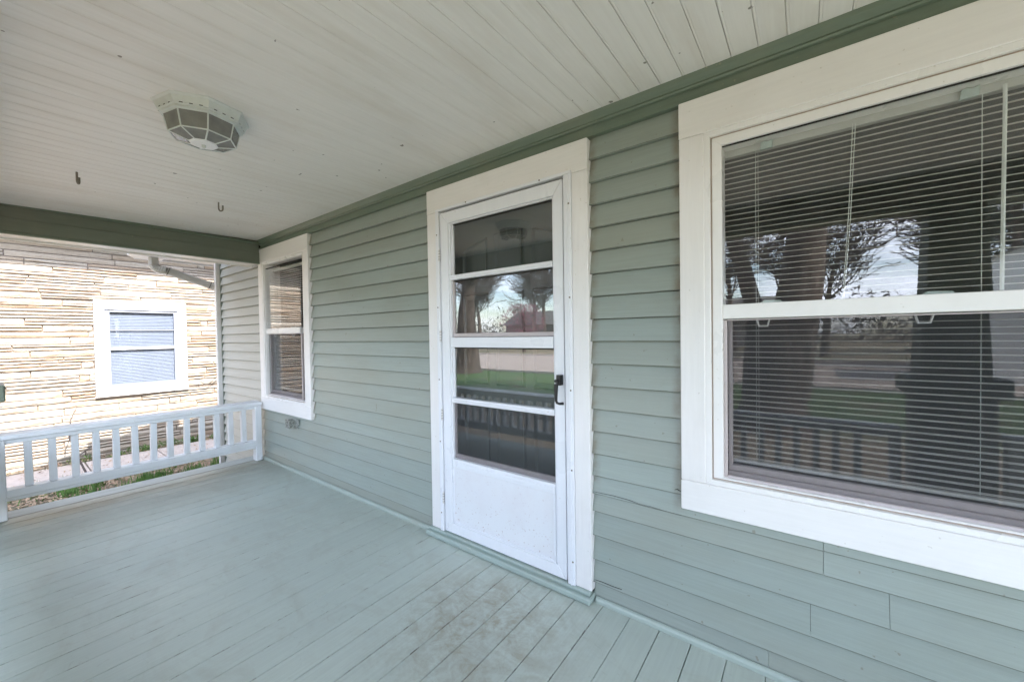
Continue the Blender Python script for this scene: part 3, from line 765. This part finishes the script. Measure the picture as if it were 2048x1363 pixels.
blind("pale slatted blind inside the narrow far window", -4.41, -3.65, .735, 1.955, (-4.28, -3.78), .075, None, .12)

# ================================================================== ceiling light
lf = empty("ceiling_light", (-2.065, -1.12, 2.216), "octagonal white ceiling light with smoked glass panels on the porch ceiling", "lamp")
def oct_(r, z, off=-8): return [(r*math.cos(math.radians(off+45*k)), r*math.sin(math.radians(off+45*k)), z) for k in range(8)]
def loft(rings, closed_bottom=True):
    m = MB(); vs = [v for r in rings for v in r]; fs = []
    for i in range(len(rings)-1):
        for k in range(8): fs.append((i*8+k, i*8+(k+1) % 8, (i+1)*8+(k+1) % 8, (i+1)*8+k))
    fs.append(tuple(range(8)))
    if closed_bottom: fs.append(tuple((len(rings)-1)*8+k for k in range(8)))
    return m.add(vs, fs)
loft([oct_(.168, .004), oct_(.168, -.004), oct_(.160, -.010), oct_(.150, -.032), oct_(.150, -.036), oct_(.143, -.038), oct_(.143, -.046), oct_(.134, -.048)]).build("canopy", M_lampw, lf, bevel=.0008)
R1, Z1, R2_, Z2, R3, Z3 = .130, -.048, .116, -.112, .048, -.130
bars = MB()
o1, o2, o3 = oct_(R1, Z1), oct_(R2_, Z2), oct_(R3, Z3)
for k in range(8):
    j = (k+1) % 8
    bars.tube([o1[k], o2[k], o3[k]], .0030, 5); bars.tube([o2[k], o2[j]], .0028, 5); bars.tube([o1[k], o1[j]], .003, 5)
    g = MB().add([o1[k], o1[j], o2[j], o2[k]], [(0, 1, 2, 3)]).build("glass_panel", M_lampg, lf)
    g = MB().add([o2[k], o2[j], o3[j], o3[k]], [(0, 1, 2, 3)]).build("glass_panel", M_lampg, lf)
bars.build("frame_bars", M_lampw, lf)
loft([oct_(.050, -.126), oct_(.052, -.131), oct_(.046, -.135)]).build("bottom_plate", M_alu, lf)
MB().tube([(0, 0, -.134), (0, 0, -.143), (0, 0, -.149)], [.008, .008, .003], 8).build("finial", M_lampw, lf)
for k in range(8):
    for q in (.22, .5, .78):
        p0, p1 = Vector(oct_(.1505, -.034)[k]), Vector(oct_(.1505, -.034)[(k+1) % 8])
        c_ = p0.lerp(p1, q); d = (p1-p0).normalized()*.006
        up = Vector((0, 0, .0018)); n_ = Vector((c_.x, c_.y, 0)).normalized()*.0006
        MB().add([c_-d+up+n_, c_+d+up+n_, c_+d-up+n_, c_-d-up+n_], [(0, 1, 2, 3)]).build("vent_slot", M_gap, lf)

for sx_ in (-1, 1):
    MB().tube([(sx_*.03, 0, -.05), (sx_*.045, 0, -.06), (sx_*.07, 0, -.072), (sx_*.085, 0, -.078), (sx_*.098, 0, -.082)], [.013, .014, .026, .026, .010], 10).build("bulb", M_ncase, lf, smooth=True)
# swing hooks
def hook(x, y, label, rz):
    z = ceil_z(y)
    m = MB()
    pts = [(0, 0, .0), (0, 0, -.022), (0, 0, -.045)]
    for i in range(9):
        t = PI*i/8; pts.append((.013-.013*math.cos(t), 0, -.045-.016*math.sin(t)))
    pts.append((.026, 0, -.022))
    o = m.tube(pts, .0052, 8).build("ceiling_hook", M_hook, smooth=True)
    o.location = (x, y, z); o.rotation_euler = (0, 0, rz)
    return tag(o, label, "hook", "swing hooks in the porch ceiling")
hook(-3.32, -1.375, "rusty open hook in the ceiling farther from the house wall", 2.7)
hook(-3.36, -.69, "rusty open hook in the ceiling nearer to the house wall", .9)

# outlet box on the wall
ob = empty("outlet_box", (-3.78, -.02, .41), "small weathered outlet box on the clapboards below the narrow window", "outlet")
put(box("cover_plate", M_box, -3.80, -3.715, -.020, -.012, .415, .495, ob, .002))
put(box("box_body", M_box, -3.865, -3.795, -.062, -.012, .418, .490, ob, .004))
put(MB().prism([(-3.868, .494), (-3.79, .494), (-3.788, .412), (-3.866, .420)], -.068, -.0635, 1).build("lid", M_box, ob))
for k in (0, 1):
    put(MB().tube([(-3.829, -.068, .44+.03*k), (-3.829, -.0695, .44+.03*k)], .006, 8).build("socket", M_gap, ob))

# downspout
ds = empty("downspout", (-5.8, -.3, 1.9), "pale ribbed metal downspout bending from the eave towards the house corner", "downspout")
def rect_sweep(pts, hw, hh, name, mat, rib=0):
    pts = [Vector(p) for p in pts]; vs = []; fs = []
    for i, p in enumerate(pts):
        d = (pts[min(i+1, len(pts)-1)]-pts[max(i-1, 0)]).normalized()
        s1 = Vector((1, 0, 0)); s2 = d.cross(s1).normalized(); s1 = s2.cross(d).normalized()
        k = 1+(rib if i % 2 else -rib)
        for (u, v_) in ((-1, -.6), (-.6, -1), (.6, -1), (1, -.6), (1, .6), (.6, 1), (-.6, 1), (-1, .6)): vs.append(p+s1*hw*u*k+s2*hh*v_*k)
    n = 8
    for i in range(len(pts)-1):
        for j in range(n): fs.append((i*n+j, i*n+(j+1) % n, (i+1)*n+(j+1) % n, (i+1)*n+j))
    fs += [tuple(range(n)), tuple(range((len(pts)-1)*n, len(pts)*n))]
    return put(MB().add(vs, fs).build(name, mat, ds))
P0 = Vector((-5.88, -.575, 2.30)); P1 = Vector((-5.88, -.575, 2.10)); P3 = Vector((-5.84, -.47, 2.035)); P4 = Vector((-5.80, -.02, 1.88)); P5 = Vector((-5.80, .04, 1.80))
rect_sweep([P0, P1], .042, .040, "upper_pipe", M_pipe)
n = 17; el = []
for i in range(n):
    t = i/(n-1); C1 = P1+Vector((0, .005, -.06))
    el.append((1-t)**2*P1+2*t*(1-t)*C1+t*t*P3)
rect_sweep(el, .044, .042, "elbow", M_pipe, .045)
rect_sweep([P3, P4], .040, .039, "sloped_pipe", M_pipe)
rect_sweep([P4+(P3-P4)*.12, P4, P4.lerp(P5, .35), P4.lerp(P5, .7), P5, P5+Vector((0, .0, -.2))], .043, .042, "elbow", M_pipe, .03)
for q in (.02, .86):
    c_ = P3.lerp(P4, q); rect_sweep([c_, c_+(P4-P3).normalized()*.006], .0425, .042, "seam_band", M_gap)
# white eave corner above it
ev = empty("eave_corner", (-5.9, -.5, 2.18), "white eave boards and gutter corner behind the porch beam where the downspout starts", "eave")
put(box("fascia_board", M_ncase, -6.12, -6.09, -.70, 8, 2.175, 2.34, ev, .003))
put(box("soffit_board", M_ncase, -6.088, -5.76, -.45, 8, 2.195, 2.21, ev))
put(MB().prism([(-.76, 2.20), (-.70, 2.175), (-.47, 2.175), (-.47, 2.34), (-.76, 2.34)], -6.085, -5.75, 0).build("gutter_end", M_ncase, ev, bevel=.003))

# ================================================================== neighbouring stone house
NX = -8.20
nh = empty("stone_house", (NX, 0, GZ), "neighbouring house clad in pale tan ledge stone beyond the side railing", "house")
NWY0, NWY1, NWZ0, NWZ1 = -.808, .238, .437, 1.832      # window casing outline
rs = random.Random(42)
stones = []
z = GZ-.02
while z < 2.66:
    hgt = rs.choice([.080, .084, .090, .096])
    y = -3.7+rs.uniform(-.02, .02)
    while y < 6.5:
        if rs.random() < .58:
            L = rs.uniform(.45, 1.05); parts = [(0, hgt)]
            if rs.random() < .18: L = rs.uniform(.09, .14)
        else:
            L = rs.uniform(.55, 1.35); m_ = hgt*rs.uniform(.44, .56); parts = [(0, m_), (m_, hgt)]
        for (p0, p1) in parts:
            stones.append([y, y+L, z+p0, z+p1])
            if len(parts) == 2 and rs.random() < .12:
                s = stones.pop(); c_ = y+L*rs.uniform(.35, .65); stones.append([y, c_, s[2], s[3]]); stones.append([c_, y+L, s[2], s[3]])
        y += L
    z += hgt
def clip_stone(s):
    y0, y1, z0, z1 = s
    if z1 <= NWZ0 or z0 >= NWZ1 or y1 <= NWY0 or y0 >= NWY1: return [s]
    if z0 < NWZ0-.012 and z1 > NWZ0: return [[y0, y1, z0, NWZ0]] if (NWZ0-z0) > .02 else []
    if z1 > NWZ1+.012 and z0 < NWZ1: return [[y0, y1, NWZ1, z1]] if (z1-NWZ1) > .02 else []
    r = []
    if y0 < NWY0-.03: r.append([y0, NWY0, z0, z1])
    if y1 > NWY1+.03: r.append([NWY1, y1, z0, z1])
    return r
stones = [c for s in stones for c in clip_stone(s)]
def stone_geo(m, s, rs):
    y0, y1, z0, z1 = s; g = .006
    y0 += g; y1 -= g; z0 += g; z1 -= g
    n = max(2, min(6, int((y1-y0)/.10)+1)); out_ = rs.uniform(.016, .034)
    vs = []; fs = []
    for i in range(n+1):
        y = y0+(y1-y0)*i/n
        j = lambda a: rs.uniform(-a, a)
        e = .010 if i in (0, n) else 0
        vs += [(NX-.02, y, z0), (NX+out_*.5-e+j(.003), y, z0+j(.0015)), (NX+out_-e+j(.006), y+j(.006), z0+(z1-z0)*(.5+j(.16))), (NX+out_*.80-e+j(.004), y, z1-abs(j(.002))), (NX-.02, y, z1)]
    for i in range(n):
        for k in range(4): fs.append((i*5+k, (i+1)*5+k, (i+1)*5+k+1, i*5+k+1))
    fs += [(0, 1, 2, 3, 4), tuple(n*5+k for k in (4, 3, 2, 1, 0))]
    m.add(vs, fs)
def in_view(s):
    yc = (s[0]+s[1])/2
    return s[1] > -1.62 and s[0] < .80 and s[3] > GZ and s[2] < 2.56
vis = [s for s in stones if in_view(s)]
vis.sort(key=lambda s: -((min(s[1], .8)-max(s[0], -1.62))*(s[3]-s[2])))
keep = vis[:298]; ks = set(map(id, keep))
for s in keep:
    m = MB(); stone_geo(m, s, rs); o = m.build("stone", M_stone, nh); o.location = -nh.location
m = MB()
for s in stones:
    if id(s) not in ks: stone_geo(m, s, rs)
o = m.build("stone_cladding", M_stone, nh); o.location = -nh.location; o['kind'] = 'stuff'
nb = MB().box(NX-.25, NX-.006, -3.65, NWY0+.07, GZ-.2, 2.72).box(NX-.25, NX-.006, NWY1-.07, 6.5, GZ-.2, 2.72).box(NX-.25, NX-.006, NWY0+.07, NWY1-.07, NWZ1-.07, 2.72).box(NX-.25, NX-.006, NWY0+.07, NWY1-.07, GZ-.2, NWZ0+.07)
nb.build("mortar_bed", M_mortar, nh).location = -nh.location
MB().box(NX-6, NX-.30, -3.6, 6.5, GZ-.2, 2.7).build("house_core", M_room, nh).location = -nh.location
MB().prism([(NX-6.4, 2.66), (NX+.32, 2.66), (NX+.32, 2.80), (NX-3, 4.6), (NX-6.4, 2.8)], -4.0, 6.8, 1).build("roof", M_roof, nh).location = -nh.location
MB().box(NX+.305, NX+.335, -4.0, 6.8, 2.65, 2.815).build("fascia_board", M_ncase, nh, bevel=.003).location = -nh.location
# its window
nw = MB()
cw = .105
X1 = NX+.038
def npart(nm, mat, *a, par=nh, bev=.002, kids=None):
    o = MB().box(*a).build(nm, mat, par, bevel=bev); o.location = -nh.location if par is nh else (0, 0, 0); return o
win = MB().box(NX-.06, X1, NWY0, NWY0+cw, NWZ0+.002, NWZ1).box(NX-.06, X1, NWY1-cw, NWY1, NWZ0+.002, NWZ1).box(NX-.06, X1, NWY0+cw, NWY1-cw, NWZ1-.13, NWZ1).box(NX-.06, X1, NWY0+cw, NWY1-cw, NWZ0+.002, NWZ0+.11).build("window", M_ncase, nh, bevel=.003)
win.location = -nh.location
MB().box(NX-.02, X1+.02, NWY0-.005, NWY1+.005, NWZ0-.01, NWZ0+.0015).build("sill", M_ncase, win, bevel=.003)
iy0, iy1, iz0, iz1 = NWY0+cw+.001, NWY1-cw-.001, NWZ0+.111, NWZ1-.131
for nm, a_ in (("sash_stile", (NX-.05, NX+.022, iy0, iy0+.055, iz0, iz1)), ("sash_stile", (NX-.05, NX+.022, iy1-.05, iy1, iz0, iz1)),
               ("sash_rail", (NX-.05, NX+.022, iy0+.0555, iy1-.0505, iz1-.035, iz1)), ("sash_rail", (NX-.05, NX+.024, iy0+.0555, iy1-.0505, iz0, iz0+.042)),
               ("meeting_rail", (NX-.05, NX+.020, iy0+.0555, iy1-.0505, 1.105, 1.143)), ("muntin", (NX-.002, NX+.012, iy0+.0555, iy1-.0505, 1.395, 1.408))):
    npart(nm, M_nsash if nm != "meeting_rail" else M_ncase, *a_, par=win)
npart("pane", M_glass_far, NX+.004, NX+.005, iy0+.055, iy1-.05, 1.143, iz1-.035, par=win, bev=0)
npart("pane", M_glass_far, NX+.001, NX+.002, iy0+.055, iy1-.05, iz0+.042, 1.105, par=win, bev=0)
zz = iz1-.06
pm_ = MB().prism([(NX-.052, -.012), (NX-.048, -.012), (NX-.041, .012), (NX-.045, .012)], iy0+.06, iy1-.055, 1) if False else None
ns = MB(); ns.add([(NX-.010, iy0+.058, -.0125), (NX-.010, iy1-.053, -.0125), (NX-.016, iy1-.053, 0), (NX-.016, iy0+.058, 0), (NX-.026, iy1-.053, .0125), (NX-.026, iy0+.058, .0125)], [(0, 1, 2, 3), (3, 2, 4, 5)])
sp_ = ns.build("blind_slat", M_nslat, win); sp_.location = (0, 0, zz); first = True
while zz > iz0+.05:
    o = sp_ if first else new_obj("blind_slat", sp_.data, win)
    first = False
    o.location = (0, 0, zz); zz -= .0225
# thin wires on that wall
wr = empty("wall_cable", (NX+.08, .4, .2), "thin dark cable sagging across the stone wall beside its window", "cable")
cb = MB().tube([(NX+.06, .38, .55), (NX+.085, .43, .50), (NX+.09, .47, .475), (NX+.085, .53, .50), (NX+.08, .58, .56), (NX+.07, .66, .60), (NX+.07, .9, .63)], .006, 5).build("cable", M_wire, wr)
cb.location = -wr.location
vine = MB().tube([(-7.05, -1.01, GZ), (-7.3, -1.08, -.2), (-7.6, -1.12, 0.0), (-7.8, -1.09, .2), (-7.9, -1.02, .36)], [.012, .011, .009, .007, .004], 6)
vine.tube([(-7.3, -1.08, -.2), (-7.4, -.95, -.12), (-7.5, -.86, -.10)], [.006, .005, .003], 5)
vine = vine.build("bare_shrub", M_twig); tag(vine, "single bare woody stem rising beside the side walk behind the railing", "plant")

# ================================================================== side yard cover
rl = random.Random(9)
lm = MB()
def leafq(m, x, y, z, s, tilt=.5):
    a_ = rl.uniform(0, 2*PI); n1 = Vector((math.cos(a_), math.sin(a_), rl.uniform(-tilt, tilt))).normalized()*s
    n2 = Vector((-math.sin(a_), math.cos(a_), rl.uniform(-tilt, tilt))).normalized()*s*rl.uniform(.45, .8)
    p = Vector((x, y, z))
    m.add([p-n1, p-n2*.8, p+n1, p+n2*.8+Vector((0, 0, s*.2))], [(0, 1, 2, 3)])
for i in range(16000):
    x = rl.uniform(-7.1, -4.72); y = rl.uniform(-2.6, 1.4)
    leafq(lm, x, y, GZ+rl.uniform(.004, .05), rl.uniform(.009, .028))
for i in range(1500):
    x = rl.uniform(-8.18, -7.93) if rl.random() < .75 else rl.uniform(-7.93, -7.1); y = rl.uniform(-2.6, 1.4)
    leafq(lm, x, y, GZ+rl.uniform(.035, .06) if x > -7.93 else GZ+rl.uniform(.004, .05), rl.uniform(.010, .022))
tag(lm.build("leaf_litter", M_leaf), "dry brown leaves lying over the ground between the porch and the stone house", "leaves", kind='stuff')
pm = MB()
def tuft(m, x, y, n, h, s):
    for k in range(n):
        a_ = rl.uniform(0, 2*PI); r_ = rl.uniform(0, s); bx, by = x+r_*math.cos(a_), y+r_*math.sin(a_)
        hh = h*rl.uniform(.5, 1.1); lx, ly = rl.uniform(-.04, .04), rl.uniform(-.04, .04); w_ = rl.uniform(.003, .006)
        m.add([(bx-w_, by-w_, GZ), (bx+w_, by+w_, GZ), (bx+lx*.5+w_*.7, by+ly*.5+w_*.7, GZ+hh*.6), (bx+lx*.5-w_*.7, by+ly*.5-w_*.7, GZ+hh*.6), (bx+lx, by+ly, GZ+hh)], [(0, 1, 2, 3), (3, 2, 4)])
for i in range(30):
    tuft(pm, rl.uniform(-6.9, -4.8), rl.uniform(-2.4, 1.2), rl.randint(12, 34), .15, .09)
for k in range(14):
    tuft(pm, -5.9+rl.uniform(-.35, .35), -.62+rl.uniform(-.3, .7), 30, .2, .07)
for i in range(420):
    tuft(pm, rl.uniform(-7.1, -4.75), rl.uniform(-2.4, 1.3), rl.randint(2, 7), rl.uniform(.03, .09), .05)
tag(pm.build("grass_tufts", M_plant), "scattered green grass tufts and bulb shoots in the leaf litter beside the porch", "grass", kind='stuff')
wm = MB()
for i in range(26):
    cy_ = rl.uniform(-2.4, 1.2) if i > 14 else rl.uniform(-.75, .85); cx_ = rl.uniform(-8.10, -7.96)
    if -1.45 < cy_ < -1.05: continue
    for k in range(110):
        a_ = rl.uniform(0, 2*PI); r_ = rl.uniform(0, .13)*rl.random()**.4
        leafq(wm, cx_+.6*r_*math.cos(a_), cy_+r_*math.sin(a_), GZ+.02+rl.uniform(0, .11)*(1-r_/.15), rl.uniform(.008, .018), .9)
tag(wm.build("weeds", M_plant), "low bright green weeds growing at the foot of the stone wall", "weeds", kind='stuff')

# ================================================================== front yard, seen mirrored in the glass
def bare_tree(name, label, loc, h, r, seed, levels=5, spread=.55, lean=(0, 0), fork=None, group=None, flare=1.5, twig=.010):
    t = empty(name, loc, label, "tree", group); rt = random.Random(seed)
    tr = MB(); br = MB()
    NC = [7, 7, 5, 4, 3, 2]
    def grow(p, d, length, rad, lev, m):
        n = 5; pts = [p]; rs_ = [rad]; q = p.copy(); dd = d.copy(); wob = .07 if lev == 0 else .2
        for i in range(n):
            dd = (dd+Vector((rt.uniform(-wob, wob), rt.uniform(-wob, wob), rt.uniform(-.04, .10)))).normalized()
            q = q+dd*length/n; pts.append(q.copy()); rs_.append(max(twig, rad*(1-.13*(i+1))))
        m.tube(pts, rs_, 14 if lev == 0 else (6 if lev < 2 else 3), cap=False)
        if lev >= levels: return
        for c in range(NC[lev]):
            k = rt.randint(3 if lev == 0 else 1, 5); b_ = pts[k]
            ax = Vector((rt.uniform(-1, 1), rt.uniform(-1, 1), rt.uniform(-.3, .7))).normalized()
            nd = (dd*(.8 if lev < 2 else .5)+ax*spread*rt.uniform(1.0, 1.8)).normalized()
            grow(b_, nd, length*rt.uniform(.52, .78), max(twig, rs_[k]*rt.uniform(.32, .62)), lev+1, br)
    stems = fork or [((0, 0, 0), (lean[0], lean[1], 1), h, r)]
    for (b0, d, hh, r_) in stems:
        d = Vector(d).normalized(); n0 = Vector(b0)
        if not fork:
            tr.tube([n0-d*.1, n0+d*.12, n0+d*.35, n0+d*.9], [r_*flare*1.05, r_*flare*.85, r_*1.12, r_], 16, cap=False)
            grow(n0+d*.88, d, hh, r_, 0, tr)
        else: grow(n0, d, hh, r_, 0, tr)
    if fork:
        tr.tube([(0, 0, -.1), (0, 0, .12), (.02, 0, .5), (.02, 0, 1.1), (.03, 0, 1.9)], [.66, .55, .47, .45, .40], 16, cap=False)
    tr.build("trunk", M_bark, t, smooth=True); br.build("branches", M_twig, t, smooth=True)
    return t
bare_tree("forked_tree", "big forked bare tree trunk mirrored in the upper pane of the large window", (-.46, -6.2, GZ), 5.2, .30, 3, 5, .6,
          fork=[((.14, 0, .6), (.17, 0, 1), 5.0, .40), ((-.06, .02, 1.2), (-.22, .05, 1), 5.2, .155)])
bare_tree("street_tree", "thick bare tree at the lawn edge mirrored in the storm door glass", (-12.2, -11.2, GZ), 4.6, .50, 8, 5, .6, lean=(.03, 0), flare=1.45)
gt = "bare trees across the street"
t0 = bare_tree("bare_tree", "bare tree across the street", (-30, -31, GZ), 4.5, .24, 15, 4, .7, group=gt, twig=.022)
ORD = ['second', 'third', 'fourth', 'fifth', 'sixth', 'seventh', 'eighth', 'ninth', 'tenth', 'eleventh', 'twelfth', 'thirteenth', 'fourteenth']
t0['label'] = 'bare leafless tree across the street, directly behind the thick street tree as mirrored'
far = [(-44, -36, 1.1), (-37, -40, 1.3), (-24, -34, 1.0), (-18, -38, 1.25), (-11, -33, .95), (-5, -36, 1.2), (1, -30, 1.0), (7, -34, 1.2), (-52, -42, 1.3), (13, -38, 1.2), (-30, -46, 1.5), (-15, -48, 1.5), (-2, -46, 1.4)]
for i, (x, y, s) in enumerate(sorted(far)):
    c = t0.copy(); COL.objects.link(c); c['label'] = 'bare leafless tree across the street, %s in the mirrored row' % ORD[i]; c.location = (x, y, GZ); c.rotation_euler = (0, 0, i*1.3); c.scale = (s, s, s)
    for ch in t0.children:
        d = ch.copy(); COL.objects.link(d); d.parent = c
# pinkish budding tree and evergreen
rb_ = bare_tree("redbud_tree", "reddish budding tree across the street mirrored in the storm door", (-22, -29.5, GZ), 2.4, .16, 31, 3, .8)
bl = MB(); rq = random.Random(1)
for i in range(2600):
    u_ = rq.uniform(0, 2*PI); rr_ = 2.6*rq.random()**.5; zz = rq.uniform(1.3, 4.6); k = 1-abs(zz-3)/3.2
    p = Vector((rr_*k*math.cos(u_), rr_*k*math.sin(u_), zz)); s = rq.uniform(.03, .08)
    n1 = Vector((rq.uniform(-1, 1), rq.uniform(-1, 1), rq.uniform(-1, 1))).normalized()*s; n2 = Vector((rq.uniform(-1, 1), rq.uniform(-1, 1), rq.uniform(-1, 1))).normalized()*s
    bl.add([p-n1, p-n2, p+n1, p+n2], [(0, 1, 2, 3)])
bl.build("blossom", M_bud, rb_)
ev_t = empty("evergreen_tree", (6.6, -22.5, GZ), "tall dark evergreen mirrored at the edge of the large window", "tree")
tk = MB().tube([(0, 0, 0), (0, 0, 3), (0, 0, 10)], [.22, .16, .03], 8).build("trunk", M_bark, ev_t)
fm = MB()
for i in range(9000):
    zz = 1.2+9.5*rq.random()**1.1; R_ = 3.3*(1-(zz-1)/10.5)*(.75+.25*math.sin(zz*5)); u_ = rq.uniform(0, 2*PI); r_ = R_*rq.random()**.45
    p = Vector((r_*math.cos(u_), r_*math.sin(u_), zz-.25*r_)); s = rq.uniform(.06, .15)
    n1 = Vector((math.cos(u_)+rq.uniform(-.4, .4), math.sin(u_)+rq.uniform(-.4, .4), rq.uniform(-.5, .1))).normalized()*s; n2 = Vector((rq.uniform(-1, 1), rq.uniform(-1, 1), rq.uniform(-1, 1))).normalized()*s*.4
    fm.add([p-n1, p-n2, p+n1, p+n2], [(0, 1, 2, 3)])
fm.build("foliage", M_needle, ev_t)
# white garage
gr = empty("garage", (7.2, -17, GZ), "white garage with a low gable mirrored at the edge of the large window", "garage")
MB().prism([(-3.2, 0), (3.2, 0), (3.2, 3.55), (0, 4.9), (-3.2, 3.55)], -2.5, 1.5, 1).build("walls", M_garage, gr)
MB().prism([(-3.35, 3.49), (0, 4.905), (3.35, 3.49), (3.35, 3.55), (0, 4.965), (-3.35, 3.55)], -2.8, 1.6, 1).build("roof", M_roof, gr)
MB().box(-1.3, 1.3, 1.505, 1.54, .05, 2.2).build("door", M_ncase, gr)
# dark hedge and houses far across the street
for i, (x, w_, h_, lb) in enumerate([(-34, 9, 3.2, "low brown house across the street behind the bare trees"), (-8, 10, 3.4, "low tan house across the street opposite the porch")]):
    hs = empty("far_house", (x, -52, GZ), lb, "house")
    MB().box(-w_/2, w_/2, -4, 4, 0, h_).build("walls", M_mortar if i == 0 else M_conc, hs)
    MB().prism([(-4.6, h_-.1), (4.6, h_-.1), (0, h_+2.2)], -w_/2-.5, w_/2+.5, 0).build("roof", M_roof, hs)
wd = MB()
for i in range(14000):
    x = rq.uniform(-110, 60); zz = 7.5*rq.random()**1.6*(.75+.25*math.sin(x*.35)); p = Vector((x, -66+rq.uniform(-6, 6), GZ+zz)); s = rq.uniform(.15, .5)
    n1 = Vector((rq.uniform(-1, 1), rq.uniform(-.3, .3), rq.uniform(-.6, 1))).normalized()*s; n2 = Vector((rq.uniform(-1, 1), rq.uniform(-.3, .3), rq.uniform(-1, 1))).normalized()*s*.35
    wd.add([p-n1, p-n2, p+n1, p+n2], [(0, 1, 2, 3)])
tag(wd.build("distant_wood", M_twig), "brown leafless wood far beyond the street", "trees", kind='stuff')
